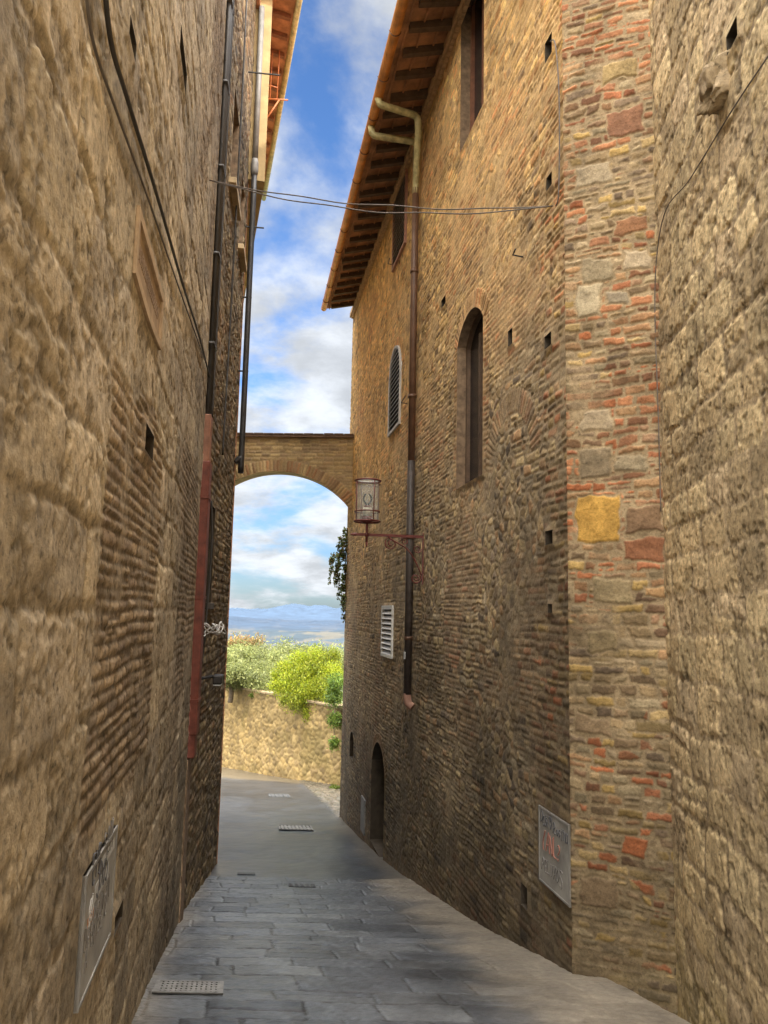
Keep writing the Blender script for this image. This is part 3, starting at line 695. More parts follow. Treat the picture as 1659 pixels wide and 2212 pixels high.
# floodlight and cable tangle
fa, fz = LW2.hit(455, 1445)
fl = root('floodlight', 'small black floodlight on the left wall beside the red duct', 'floodlight', LW2.pt(1.0, fz))
MB().wbox(LW2, .95, 1.2, fz-.06, fz+.06, .22, .34).build('housing', m_black, fl, bevel=.02)
MB().tube([LW2.pt(1.08, fz, .02), LW2.pt(1.08, fz+.04, .22)], .02, 8).build('arm', m_black, fl)
MB().wbox(LW2, .97, 1.18, fz-.075, fz-.058, .235, .33).build('lens', m_frost, fl)
cz0 = LW2.hit(478, 1350)[1]
mb = MB(); rr_ = random.Random(3)
for k in range(5):
    pts = [LW2.pt(1.0+.35*t+.05*rr_.uniform(-1, 1), cz0+.07*math.sin(t*7+k)+.03*rr_.uniform(-1, 1), .06+.22*t+.05*rr_.uniform(-1, 1)) for t in np.linspace(0, 1, 7)]
    mb.tube(spline(pts, 5), .009, 5)
tag(mb.build('cable_tangle', M('pale_cable', (.5, .48, .45), .5, bump=0), None, True), 'tangle of pale cables sticking out from the left wall', 'cables')
mb = MB(); mb.tube(spline([LW2.pt(1.25, LW2.hit(462, 1100)[1], .06), LW2.pt(1.28, LW2.hit(470, 1200)[1], .09), LW2.pt(1.2, cz0, .07), LW2.pt(1.05, fz+.05, .05)], 8), .014, 6)
tag(mb.build('cable', m_cable, None, True), 'black cable hanging down to the floodlight on the left', 'cable')
mb = MB(); mb.tube(spline([LW2.pt(.75, 14.2, .05), LW2.pt(.72, 10, .07), LW2.pt(.85, 7.5, .06), LW2.pt(.8, zt, .06)], 10), .016, 6); mb.tube(spline([LW2.pt(2.6, 14.2, .07), LW2.pt(2.5, 10, .09), LW2.pt(2.7, 6.5, .06), LW2.pt(2.5, 4, .06)], 10), .016, 6)
tag(mb.build('cable', m_cable, None, True), 'pair of thin black cables running up the dark house beside the conduits', 'cable')

# ================================================================== LEFT SUNLIT HOUSE
l3 = root('yellow_house', 'sunlit yellow house with terracotta eaves high above the far left pipe', 'house', LW3.pt(3, gzf(18)))
MB().wbox(LW3, 0.02, LW3.len, -6, 14.4, -5, .0).build('wall', m_ochre, l3)
E3 = Wall(*(at(640, 0, 14.9).xy), *(at(566, 430, 22.8).xy), 'L'); ez = (at(640, 0, 14.9).z+at(566, 430, 22.8).z)/2
MB().wbox(E3, .0, E3.len-.1, ez-4.2, ez+.2, -1.6, -.5).build('upper_wall', m_ochre, l3)
mb = MB(); mb.hexa([E3.pt(-.3, ez+.3, -2), E3.pt(E3.len, ez+.3, -2), E3.pt(E3.len, ez+.02, 0), E3.pt(-.3, ez+.02, 0), E3.pt(-.3, ez+.5, -2), E3.pt(E3.len, ez+.5, -2), E3.pt(E3.len, ez+.12, .05), E3.pt(-.3, ez+.12, .05)])
mb.build('roof', m_soffit, l3)
a = -.2
while a < E3.len:
    mb = MB(); mb.hexa([E3.pt(a, ez+.14, -1.6), E3.pt(a+.1, ez+.14, -1.6), E3.pt(a+.1, ez-.08, -.06), E3.pt(a, ez-.08, -.06), E3.pt(a, ez+.26, -1.6), E3.pt(a+.1, ez+.26, -1.6), E3.pt(a+.1, ez+.015, -.06), E3.pt(a, ez+.015, -.06)])
    mb.build('rafter', m_shut, l3); a += .6
MB().tube([E3.pt(-.3, ez+.02, .06), E3.pt(E3.len+.1, ez+.02, .06)], .07, 10).build('gutter', m_patina, l3, True)
mb = MB()
for k, (px, p0, p1) in enumerate(((577, -40, 215), (590, -40, 215), (605, -20, 215))):
    mb.tube([at(px-7, p1, 16.4), at(px+6, p0, 16.4)], .014, 6)
mb.tube([at(566, 213, 16.4), at(622, 216, 16.4)], .02, 6); mb.tube([at(568, 180, 16.4), at(600, 190, 16.4)], .016, 6)
mb.tube([at(572, 262, 16.4), at(603, 216, 16.4)], .02, 6)
mb.build('awning_bracket', m_orange, l3, True)

# ================================================================== ARCH
AW = Wall(-4.95, 21.9, -.7, 21.7, 'L')
sx = lambda p: (p-AW.P).dot(AW.d)
zc_ = at(600, 1018, 21.8).z
sc = sx(at(598, 1018, 21.8)); sr = sx(at(752, 1095, 21.8)); zsr = at(752, 1095, 21.8).z
hw = sr-sc
ztop = at(700, 947, 21.8).z
aop = Op(sc-hw, sr, -8, zc_, zc_-zsr)
ar = root('stone_arch', 'stone and brick arch spanning the alley between the two sides', 'arch', AW.pt(2, gzf(22)))
def field_A(S, Z):
    d, r = masonry(S, Z, 61, (.07, .13), (.18, .35), .03, 2, .1, .02)
    AM = (.34, .26, .15)
    h, c = compose(S, Z, d, r, [(.38, .28, .14), (.34, .24, .13), (.40, .3, .155), (.3, .22, .13)], AM, .02, .02, .012, .012, 3)
    mm, d, r = vous(S, Z, aop, .34, .1); hh, cc = compose(S, Z, d, r, [(.36, .2, .1), (.37, .25, .125), (.41, .3, .155), (.28, .18, .1)], AM, .018, .014, .03, .01, 4, .003)
    h = np.where(mm, hh, h); c = np.where(mm[..., None], cc, c)
    h = h+.012*fbm(S, Z, 3, 3, 8); c = c*(1+.25*fbm(S, Z, 1.2, 4, 9))[..., None]; return h, c
grid_wall('spandrel', AW, [(0, AW.len, .026)], zsr-.6, ztop, .026, field_A, [aop], ar, m_brick)
p = aop.outline(24, False)
mb = MB(); pp = [(a, z) for a, z in p if z > zsr-.05]
for i in range(len(pp)-1): mb.quad(AW.pt(*pp[i], .02), AW.pt(*pp[i+1], .02), AW.pt(*pp[i+1], -.55), AW.pt(*pp[i], -.55))
mb.build('intrados', m_plain, ar)
mb = MB()
for i in range(len(pp)-1): mb.quad(AW.pt(pp[i][0], pp[i][1], -.55), AW.pt(pp[i+1][0], pp[i+1][1], -.55), AW.pt(pp[i+1][0], ztop, -.55), AW.pt(pp[i][0], ztop, -.55))
mb.build('back_face', m_plain, ar)
mb = MB(); mb.wbox(AW, -.1, AW.len, ztop, ztop+.07, -.65, .12); a = 0
while a < AW.len-.2:
    mb.wbox(AW, a, a+.27, ztop+.073, ztop+.10+.015*random.random(), -.6, .15); a += .29
mb.build('coping', M('coping_tile', (.15, .1, .07), .9, var=.3), ar)

# ================================================================== ROAD
def ground_obj(name, q0, q1, y0, y1, res, skew, field, mat, lift=0.):
    q = np.linspace(q0, q1, max(2, int((q1-q0)/res)+1)); y = np.linspace(y0, y1, max(2, int((y1-y0)/res)+1))
    Q, Y = np.meshgrid(q, y, indexing='ij'); h, c = field(Q, Y)
    V = np.stack([Q-skew*Y, Y, gz(Y)+h+lift], -1); I = np.arange(Q.size).reshape(Q.shape)
    f = np.stack([I[:-1, :-1], I[1:, :-1], I[1:, 1:], I[:-1, 1:]], -1)
    return struct(np_obj(name, V, f, c, mat))
def field_slab(Q, Y):
    d, r = masonry(Q, Y, 71, (.28, .5), (.4, 1.0), .04, 1.4, .1, .012)
    h, c = compose(Q, Y, d, r, [(.108, .118, .132), (.094, .102, .115), (.124, .133, .143), (.083, .09, .101)], (.048, .048, .049), .010, .012, .005, .006, 3, .009, .5)
    h = h+.008*fbm(Q, Y, 2, 3, 8)+.0045*fbm(Q, Y, 12, 3, 2)+.002*fbm(Q, Y*2.5, 25, 2, 4)
    wear = sm(.1, .5, fbm(Q, Y, 1.1, 4, 3)); c = c*(1-.28*wear)[..., None]
    c = c*(1+.3*fbm(Q, Y, .8, 4, 9)+.32*fbm(Q, Y, 5, 4, 6))[..., None]
    e = sm(.95, .2, 2.885-Q+.4*fbm(Q, Y, 1.3, 4, 5)-.3*sm(9, 5, Y))
    e2 = sm(.3, .0, Q+.633+.15*fbm(Q, Y, 1.6, 3, 4))*.6
    c = lerp(c, np.array((.27, .235, .185))*(1+.4*fbm(Q, Y, 4, 4, 3))[..., None], np.maximum(e, e2)*.8)
    h = lerp(h, .010*fbm(Q, Y, 5, 4, 1)+.004*fbm(Q, Y, 22, 3, 7)+.03*e, e*.8)
    return h, c
ground_obj('pavement', -1.0, 3.1, 3.0, 13.3, .0135, .175, field_slab, m_slab)
ground_obj('alley_ground', -1.5, 4, -12, 3.0, .3, .175, lambda Q, Y: (0*Q, np.ones(Q.shape+(3,))*np.array((.2, .185, .16))), m_slab)
def field_asph(X, Y):
    c = np.ones(X.shape+(3,))*np.array((.051, .059, .071)); c = c*(1+.45*fbm(X, Y, .45, 4, 9)+.35*fbm(X, Y, 3, 4, 6))[..., None]
    pa_ = sm(.02, .06, fbm(X*.7, Y*.35, .5, 2, 4)); c = c*(1-.28*pa_)[..., None]
    cr = sm(.96, .995, 1-np.abs(fbm(X, Y, .9, 4, 10))*1.5); c = c*(1-.45*cr)[..., None]
    h = .014*fbm(X, Y, .9, 3, 8)+.004*fbm(X, Y, 7, 2, 3)
    d, r = masonry(X, Y, 81, (.14, .22), (.16, .3), .04, 2, .1, .05)
    h2, c2 = compose(X, Y, d, r, [(.13, .11, .08), (.11, .1, .07), (.15, .125, .09)], (.07, .058, .04), .03, .04, .04, .02, 3)
    xe = np.where(Y < 24, 2.885-.175*Y-.1, -1.35-.2*(Y-24))
    k = sm(-.1, .1, X-xe-.06*fbm(X, Y, 2, 2, 3))*sm(19, 24, Y)
    e = sm(.6, .05, 2.885-.175*Y-X+.25*fbm(X, Y, 1.5, 4, 5))*sm(24, 20, Y)
    e = np.maximum(e, sm(.4, .05, X+2.95+.13*(Y-14.8)+.2*fbm(X, Y, 1.7, 3, 2))*sm(16, 15, Y)*.6)
    c = lerp(c, np.ones(X.shape+(3,))*np.array((.16, .14, .11)), e*.7)
    yw = 33+(-1.7-X)*(3/5.4); e2 = sm(.9, .3, yw-Y+.3*fbm(X, Y, 1, 3, 4)); c = lerp(c, np.ones(X.shape+(3,))*np.array((.17, .14, .095)), e2*.8)
    return lerp(h, h2, k), lerp(c, c2, k)
ground_obj('road', -13, 3, 13.3, 41, .055, 0, field_asph, m_asph)
# drains and covers
m_pit = M('drain_pit', (.04, .038, .036), .9)
def grate(p, lw, ld, nx, ny, label, mat=m_iron):
    r = root('drain_grate', label, 'drain', p)
    def g(q, y, h): return Vector((p.x+q-.175*(y), p.y+y, gzf(p.y+y)+h))
    def gb(mb, q0, q1, y0, y1, h0, h1):
        mb.hexa([g(q0, y0, h0), g(q1, y0, h0), g(q1, y1, h0), g(q0, y1, h0), g(q0, y0, h1), g(q1, y0, h1), g(q1, y1, h1), g(q0, y1, h1)])
    mb = MB(); gb(mb, -lw/2, lw/2, -ld/2, ld/2, .016, .02); mb.build('pit', m_pit, r)
    mb = MB(); t = .03
    gb(mb, -lw/2, lw/2, -ld/2, -ld/2+t, .021, .03); gb(mb, -lw/2, lw/2, ld/2-t, ld/2, .021, .03)
    gb(mb, -lw/2, -lw/2+t, -ld/2+t, ld/2-t, .021, .03); gb(mb, lw/2-t, lw/2, -ld/2+t, ld/2-t, .021, .03)
    mb.build('frame', mat, r)
    mb = MB()
    for i in range(1, nx): x = -lw/2+lw*i/nx; gb(mb, x-lw/nx*.3, x+lw/nx*.3, -ld/2+t, ld/2-t, .021, .028)
    for i in range(1, ny): y = -ld/2+ld*i/ny; gb(mb, -lw/2+t, lw/2-t, y-ld/ny*.26, y+ld/ny*.26, .0215, .0285)
    mb.build('bars', mat, r); return r
grate(ghit(408, 2140), .52, .34, 14, 5, 'cast iron drain grating in the paving at bottom left')
grate(ghit(638, 1790), .84, .75, 9, 3, 'rectangular storm drain grating in the asphalt beyond the slabs')
def cover(p, lw, ld, label, mat):
    def g(q, y, h): return Vector((p.x+q-.175*y, p.y+y, gzf(p.y+y)+h))
    mb = MB(); mb.hexa([g(-lw/2, -ld/2, .0), g(lw/2, -ld/2, .0), g(lw/2, ld/2, .0), g(-lw/2, ld/2, .0), g(-lw/2, -ld/2, .014), g(lw/2, -ld/2, .014), g(lw/2, ld/2, .014), g(-lw/2, ld/2, .014)])
    for i in range(5):
        for k in range(4):
            q = -lw/2+lw*(i+.5)/5; y = -ld/2+ld*(k+.5)/4
            mb.hexa([g(q-.03, y-.02, .014), g(q+.03, y-.02, .014), g(q+.03, y+.02, .014), g(q-.03, y+.02, .014), g(q-.03, y-.02, .019), g(q+.03, y-.02, .019), g(q+.03, y+.02, .019), g(q-.03, y+.02, .019)])
    tag(mb.build('manhole_cover', mat), label, 'manhole cover')
m_cover = M('worn_cover', (.095, .1, .105), .5, .1, var=.3, scale=15)
cover(ghit(652, 1914), .42, .3, 'square cover set where the stone slabs meet the asphalt', m_cover)
cover(ghit(532, 1889), .3, .22, 'small cover in the asphalt near the left wall', m_cover)
cover(ghit(603, 1719), .75, .9, 'farthest manhole cover in the asphalt towards the garden wall', m_cover)

# ================================================================== GARDEN WALL + LANDSCAPE
gA = ghit(480, 1656); gB = ghit(727, 1698)
dgx = Vector((gB.x-gA.x, gB.y-gA.y)).normalized()
GW = Wall(gA.x-dgx.x*7, gA.y-dgx.y*7, gB.x+dgx.x*6, gB.y+dgx.y*6, 'L')
gtop = GW.hit(600, 1503)[1]
gw = root('garden_wall', 'tall sunlit rubble garden wall closing the far end of the road', 'garden wall', GW.pt(GW.len/2, gzf(35)))
def field_G(S, Z):
    d, r = voro(S, Z, 91, .36, .2, .9, .07, 3)
    h, c = compose(S, Z, d, r, [(.29, .205, .085), (.26, .185, .08), (.225, .16, .075), (.31, .225, .10)], (.28, .205, .09), .03, .04, .03, .03, 3, .02)
    h = h+.04*fbm(S, Z, 1.1, 4, 8); c = c*(1+.3*fbm(S, Z, .6, 4, 9)+.3*fbm(S, Z, 4, 3, 6))[..., None]
    mo = sm(.15, .5, fbm(S, Z, .8, 4, 2)); c = lerp(c, np.array((.17, .13, .045))*np.ones(S.shape+(3,)), mo*.5)
    c = c*lerp(np.full_like(h, .7), np.ones_like(h), sm(.2, .5, gtop-Z+.3*fbm(S, Z, 1, 3, 4)))[..., None]
    return h, c
grid_wall('face', GW, [(0, GW.len, .05)], -7.5, gtop, .05, field_G, [], gw, m_stone)
mb = MB(); a = 0
while a < GW.len:
    l = random.uniform(.3, .6); hh = random.uniform(.06, .12); mb.wbox(GW, a, a+l-.02, gtop-.02, gtop+hh, -.5, .06+random.uniform(0, .04)); a += l
mb.build('coping', m_coping, gw, bevel=.02); MB().wbox(GW, 0, GW.len, -8, gtop-.03, -.5, -.12).build('core', m_plain, gw)
m_grass = M('grass', (.09, .11, .035), .95, var=.4, scale=.8, bump=.6, bscale=8)
mb = MB(); gs = gtop-.35
steps = [(-.3, gs), (-6, gs-.5), (-14, gs-1.4), (-30, gs-5), (-60, gs-14), (-160, gs-50)]
for i in range(len(steps)-1):
    (n0, z0), (n1, z1) = steps[i], steps[i+1]
    mb.quad(GW.pt(-40, z0, n0), GW.pt(60, z0, n0), GW.pt(60, z1, n1), GW.pt(-40, z1, n1))
struct(mb.build('garden_ground', m_grass))
# terrain to the horizon
NR, NT = 190, 620
rad = np.concatenate([[0, 20, 40, 60, 90], np.geomspace(120, 60000, NR)])
th = np.concatenate([np.linspace(-.35, .05, 440), np.linspace(.05, 2*PI-.35, 180)[1:]])
Rg, Tg = np.meshgrid(rad, th, indexing='ij'); X = Rg*np.sin(Tg); Y = Rg*np.cos(Tg)
H = np.interp(Rg, [0, 40, 120, 500, 1500, 60000], [-8.5, -8.5, -30, -110, -150, -150])
H = H+sm(800, 3000, Rg)*sm(8000, 5000, Rg)*40*fbm(X/500, Y/900, 1, 4, 3)+sm(6500, 8500, Rg)*sm(12500, 9500, Rg)*(55+75*fbm(X/420, Y/3000, 1, 5, 4))+sm(13500, 17000, Rg)*sm(50000, 20000, Rg)*(190+190*fbm(X/950, Y/9000, 1, 5, 6))
I = np.arange(Rg.size).reshape(Rg.shape); f = np.stack([I[:-1, :-1], I[:-1, 1:], I[1:, 1:], I[1:, :-1]], -1)
pt_ = fbm(X/160, Y/500, 1, 5, 2); c = np.ones(X.shape+(3,))
c = lerp(np.array((.04, .055, .02))*c, np.array((.10, .085, .045))*c, sm(-.1, .3, pt_))
hz = sm(500, 3500, Rg); c = lerp(c, lerp(np.array((.028, .045, .064))*np.ones_like(c), np.array((.074, .073, .064))*np.ones_like(c), sm(.1, .35, pt_)), hz*.92)  # distance haze painted into the land colour, bluer further out
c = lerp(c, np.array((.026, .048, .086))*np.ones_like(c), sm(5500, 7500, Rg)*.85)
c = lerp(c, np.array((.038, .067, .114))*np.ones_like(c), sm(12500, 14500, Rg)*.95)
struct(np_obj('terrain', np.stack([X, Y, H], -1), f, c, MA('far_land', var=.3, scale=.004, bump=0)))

# ================================================================== PLANTS
def leaves(name, blobs, n, size, cols, parent, seed, droop=0., asp=.35):
    r = np.random.default_rng(seed); cen = np.array([tuple(b[0]) for b in blobs]); rad = np.array([b[1] for b in blobs])
    w = rad**2; k = r.choice(len(blobs), n, p=w/w.sum())
    d = r.normal(size=(n, 3)); d /= np.linalg.norm(d, axis=1)[:, None]
    rr = rad[k]*(r.random(n)**.45)*(1+.18*r.normal(size=n))
    P = cen[k]+d*rr[:, None]*np.array((1, 1, .85)); P[:, 2] -= droop*r.random(n)**2
    u = r.normal(size=(n, 3)); u[:, 2] -= droop; u /= np.linalg.norm(u, axis=1)[:, None]
    v = np.cross(u, r.normal(size=(n, 3))); v /= np.linalg.norm(v, axis=1)[:, None]
    s = size*(.6+.8*r.random(n))[:, None]
    V = np.stack([P-u*s, P+v*s*asp, P+u*s, P-v*s*asp], 1).reshape(-1, 3)
    cols = np.array(cols); c = cols[r.integers(0, len(cols), n)]*(.65+.7*r.random((n, 1)))*(.75+.5*r.random(len(blobs))[k])[:, None]
    Q = np.arange(4*n).reshape(n, 4); return np_obj(name, V, Q, np.repeat(c, 4, 0), m_leaf, parent, False)
def tree(name, label, cat, p, h, w, cols, n, size, seed, group=None):
    r = random.Random(seed); p = Vector(p); t = root(name, label, cat, p, group)
    mb = MB(); top = p+Vector((r.uniform(-.15, .15), 0, h*.4))
    mb.tube(spline([p-Vector((0, 0, .3)), p+Vector((.05, 0, h*.2)), top], 4), [.13-.004*i for i in range(9)], 8)
    bl = []
    for k in range(15):
        a = r.uniform(0, 2*PI); q = w*.5*r.uniform(.2, .9)
        e = p+Vector((math.cos(a)*q, math.sin(a)*q, h*r.uniform(.4, .9))); bl.append((e, w*r.uniform(.13, .26)))
        if k < 6: mb.tube([top, (top+e)/2+Vector((0, 0, .1)), e], [.06, .04, .015], 6)
    mb.build('trunk', m_bark, t, True); leaves('crown', bl, n, size, cols, t, seed); return t
OL = [(.20, .225, .075), (.245, .27, .10), (.155, .185, .06), (.285, .30, .10)]
def gsoil(p):
    n = (Vector((p.x, p.y, 0))-GW.P).dot(GW.n); return float(np.interp(-n, [.3, 6, 14, 30, 60], [gs, gs-.5, gs-1.4, gs-5, gs-14]))
ol = [(505, 43, 1402, 2.6, 'silvery olive tree at the left behind the garden wall'), (556, 46, 1393, 2.8, 'silvery olive tree second from the left behind the garden wall'),
      (607, 41, 1412, 2.4, 'silvery olive tree just left of the bright green shrub'), (660, 47, 1392, 3.0, 'olive tree rising behind the bright green shrub'), (712, 44, 1398, 2.6, 'olive tree at the right end of the garden wall'), (455, 44, 1395, 2.8, 'olive tree partly hidden by the left wall'),
      (530, 39.5, 1436, 2.2, 'low olive tree closest to the garden wall on the left'), (580, 54, 1390, 3.4, 'distant olive tree showing in the gap above the others'), (500, 38.8, 1450, 2.0, 'low olive bush behind the garden wall beside the left house corner'), (575, 38.6, 1452, 2.0, 'low olive bush behind the garden wall left of the shrub')]
for k, (px, Yd, pyt, w, lab) in enumerate(ol):
    tp = at(px, pyt, Yd); zb_ = gsoil(tp); tree('olive_tree', lab, 'tree', (tp.x, tp.y, zb_), max(1.4, (tp.z-zb_)), w*1.15, OL, 7500, .075, 200+k, None)
tp = at(522, 1372, 58); zb_ = gsoil(tp); tree('autumn_tree', 'orange tinted autumn tree rising above the olives', 'tree', (tp.x, tp.y, zb_), tp.z-zb_, 3.4, [(.3, .17, .06), (.27, .19, .08), (.23, .22, .08)], 4500, .1, 77)
# bright shrub spilling over wall
sh = root('shrub', 'bright yellow green shrub spilling over the top of the garden wall', 'shrub', at(670, 1500, 34.8))
bl = [(at(px, py, Yd), r_) for px, py, Yd, r_ in ((655, 1455, 35, .8), (690, 1440, 35.2, .8), (625, 1475, 34.8, .65), (665, 1490, 34.4, .65), (700, 1480, 34.2, .7), (640, 1510, 34.2, .5), (720, 1450, 34.6, .6), (680, 1415, 35.4, .55), (715, 1505, 33.6, .45), (602, 1478, 35, .45), (645, 1420, 35.4, .5), (690, 1522, 34, .4), (665, 1535, 34.1, .32), (615, 1440, 35.2, .45), (720, 1412, 35.2, .4), (612, 1508, 34.2, .25), (595, 1455, 35.2, .25), (700, 1545, 33.9, .22))]
leaves('foliage', bl, 30000, .055, [(.25, .31, .015), (.31, .35, .018), (.18, .24, .015), (.35, .36, .03)], sh, 5, .35, .3)
mb = MB(); r = random.Random(9); b0 = at(672, 1500, 35)-Vector((0, 0, .3))
for b, rad_ in bl: mb.tube(spline([b0, (b0+b)/2+Vector((r.uniform(-.1, .1), 0, .15)), b], 4), .02, 5)
mb.build('stem', m_bark, sh, True)
sh2 = root('hanging_plant', 'green plant hanging down the garden wall against the right house', 'plant', at(722, 1560, 31.5))
leaves('foliage', [(at(722, 1500, 32), .4), (at(724, 1550, 31.8), .32), (at(722, 1600, 31.6), .24), (at(727, 1470, 32), .4)], 3800, .06, [(.14, .22, .03), (.19, .26, .04), (.09, .16, .03)], sh2, 6, .3, .35)
MB().tube(spline([at(725, 1470, 32), at(722, 1550, 31.8), at(722, 1610, 31.6)], 4), .015, 5).build('stem', m_bark, sh2)
iv = root('ivy', 'dark ivy hanging from the far corner of the right house below the arch', 'ivy', at(735, 1230, 22.9))
rv = random.Random(12); ib = []
for k in range(12):
    px = 752-3.8*k; top_ = 1140+abs(k-2)*10+rv.uniform(-10, 10); bot = 1330-k*10+rv.uniform(-25, 25); py = top_
    while py < bot: ib.append((at(px+rv.uniform(-6, 6), py, 22.5+rv.uniform(-.1, .2)), rv.uniform(.04, .10))); py += rv.uniform(14, 26)
leaves('foliage', ib, 2900, .036, [(.15, .20, .055), (.19, .22, .065), (.22, .14, .07), (.11, .15, .045)], iv, 8, .2, .6)
MB().tube(spline([at(750, 1140, 22.5), at(746, 1220, 22.6), at(748, 1320, 22.5)], 5), .02, 5).build('stem', m_bark, iv)
for k, (px, py, lab) in enumerate(((492, 1640, 'weed tuft at the foot of the garden wall, leftmost'), (540, 1650, 'weed tuft at the foot of the garden wall, second from left'), (668, 1680, 'weed tuft at the foot of the garden wall near the cobbles'), (722, 1702, 'weed tuft where the garden wall meets the right house'), (548, 1505, 'green tuft growing on top of the garden wall left of the shrub'))):
    if py < 1600:
        a_, z_ = GW.hit(px, py); p = GW.pt(a_, z_, .05)
    else: p = ghit(px, py+4)
    o = leaves('weed', [(p+Vector((0, 0, .08)), .16), (p+Vector((.15, 0, .05)), .12), (p+Vector((-.12, 0, .05)), .1)], 260, .05, [(.14, .2, .03), (.18, .23, .04)], None, 300+k, 0, .4); tag(o, lab, 'weed')

# ================================================================== LANTERN
ls, lz = RW.hit(920, 1160)
def lp(n, z): return RW.pt(ls, lz+z, n)
lt = root('wall_lantern', 'red iron wall lantern with a glass cylinder on a scrolled bracket over the alley', 'street lamp', lp(0, 0))
bn = .98; be = 1.25
br = MB().bar(lp(.05, 0), lp(be-.1, 0), RW.d*.016, Vector((0, 0, .022))); br.tube([lp(be-.1, 0), lp(be-.04, 0), lp(be, 0)], [.03, .022, .004], 8)
bo = br.build('bracket_arm', m_red, lt)
MB().wbox(RW, ls-.016, ls+.016, lz-.78, lz+.06, .04, .056).build('wall_plate', m_red, lt)
def spiral(cn, cz, r0, r1, a0, turns, k=26): return [lp(cn+(r0+(r1-r0)*i/k)*math.cos(a0+2*PI*turns*i/k), cz+(r0+(r1-r0)*i/k)*math.sin(a0+2*PI*turns*i/k)) for i in range(k+1)]
mb = MB(); mb.tube(spline([lp(.07, -.62), lp(.16, -.42), lp(.3, -.22), lp(.5, -.1), lp(.62, -.03)], 6), .011, 6)
mb.tube(spiral(.58, -.13, .11, .02, PI/2, -1.6), .010, 6); mb.tube(spiral(.16, -.68, .09, .02, PI*.75, 1.6), .010, 6)
mb.tube(spiral(.36, -.09, .07, .015, 0, 1.4), .008, 6); mb.tube(spiral(.14, -.2, .07, .015, PI, 1.4), .008, 6)
mb.build('scroll', m_red, lt, True)
zl0 = at(790, 1130, 12.5).z-lz; zl1 = at(790, 1042, 12.5).z-lz; R_ = .205
ctr = lp(bn, 0)
def cyl(mb, r0, z0, r1, z1, seg=24): mb.tube([Vector((ctr.x, ctr.y, lz+z0)), Vector((ctr.x, ctr.y, lz+z1))], [r0, r1], seg)
def ring(mb, r, z, t=.012):
    mb.tube([Vector((ctr.x+r*math.cos(a), ctr.y+r*math.sin(a), lz+z)) for a in np.linspace(0, 2*PI, 29)], t, 6, False)
mb = MB(); cyl(mb, .02, -.12, .02, zl0); cyl(mb, .03, zl0-.03, .1, zl0+.0); cyl(mb, .006, -.2, .022, -.12); cyl(mb, .035, -.03, .035, .03)
mb.build('stem', m_red, lt, True)
mb = MB(); ring(mb, R_, zl0+.01, .016); ring(mb, R_, zl1, .016); ring(mb, R_, zl0+.17, .010); ring(mb, R_, zl1-.06, .005)
for k in range(4):
    a = 2*PI*k/4+.55; mb.tube([Vector((ctr.x+R_*math.cos(a), ctr.y+R_*math.sin(a), lz+zl0)), Vector((ctr.x+R_*math.cos(a), ctr.y+R_*math.sin(a), lz+zl1))], .008, 6)
for k in range(2):
    a = PI*k/2+.55; dv = Vector((math.cos(a), math.sin(a), 0))*R_; mb.tube([Vector((ctr.x, ctr.y, lz+zl0+.01))-dv, Vector((ctr.x, ctr.y, lz+zl0+.01))+dv], .009, 6)
mb.build('cage', m_red, lt, True)
mb = MB(); mb.tube([Vector((ctr.x, ctr.y, lz+zl0+.02)), Vector((ctr.x, ctr.y, lz+zl1-.01))], R_-.014, 28, False); mb.build('glass', m_glass, lt, True)
mb = MB(); ring(mb, R_-.03, zl1+.012, .01); mb.tube([Vector((ctr.x-R_+.03, ctr.y, lz+zl1+.012)), Vector((ctr.x+R_-.03, ctr.y, lz+zl1+.012))], .006, 6); mb.build('lid_ring', m_frost, lt, True)
mb = MB(); cyl(mb, .09, zl0+.02, .09, zl0+.09); cyl(mb, .04, zl0+.09, .04, zl0+.24); cyl(mb, .055, zl0+.24, .055, zl0+.27)
mb.build('burner', m_red, lt, True)
mb = MB(); cyl(mb, .07, zl0+.095, .07, zl0+.235); mb.build('candle', M('ivory_lamp_socket', (.6, .55, .42), .5, var=.1, bump=0), lt, True)
mb = MB()
for sg in (-1, 1): mb.tube([Vector((ctr.x, ctr.y, lz+zl0+.27))+RW.n*sg*.065*math.sin(t*PI*.85)+Vector((0, 0, .19*t)) for t in np.linspace(0, 1, 9)], .015, 6)
mb.build('mantle_holder', m_black, lt, True)

# ================================================================== CABLES
a = LW.pt(*LW.hit(442, 388), .05) if LW.hit(442, 388)[0] < LW.len else LW2.pt(.3, LW2.hit(445, 388)[1], .12)
b = RW.pt(*RW.hit(1208, 446), .06)
mb = MB()
for k in range(2):
    pts = [a.lerp(b, t)+Vector((0, 0, -.2*4*t*(1-t)*(1-.2*k)+.025*k*math.sin(PI*t)+.012*math.sin(t*22+k*2)*math.sin(PI*t))) for t in np.linspace(0, 1, 30)]
    mb.tube(pts, .007, 6)
tag(mb.build('overhead_cable', m_cableg, None, True), 'twisted pair of cables sagging across the alley below the copper gutter', 'cable')
pts = [RW.pt(*RW.hit(px, py), .035) for px, py in ((1208, 446), (1214, 420), (1216, 300), (1214, 180), (1206, 95), (1196, 90))]
tag(MB().tube(spline(pts, 8), .007, 6).build('cable', m_cableg, None, True), 'thin grey cable rising up the right house to a small hole', 'cable')
pts = [LW.pt(*LW.hit(px, py), .03) for px, py in ((205, -60), (222, 90), (262, 220), (330, 430), (385, 610), (425, 730), (452, 830))]
tag(MB().tube(spline(pts, 8), .010, 8).build('cable', m_cable, None, True), 'thick black cable sloping down the left foreground wall past the plaque', 'cable')
pts = [LW.pt(*LW.hit(px, py), .025) for px, py in ((165, -60), (185, 90), (238, 240), (310, 430), (375, 610), (418, 725), (446, 800))]
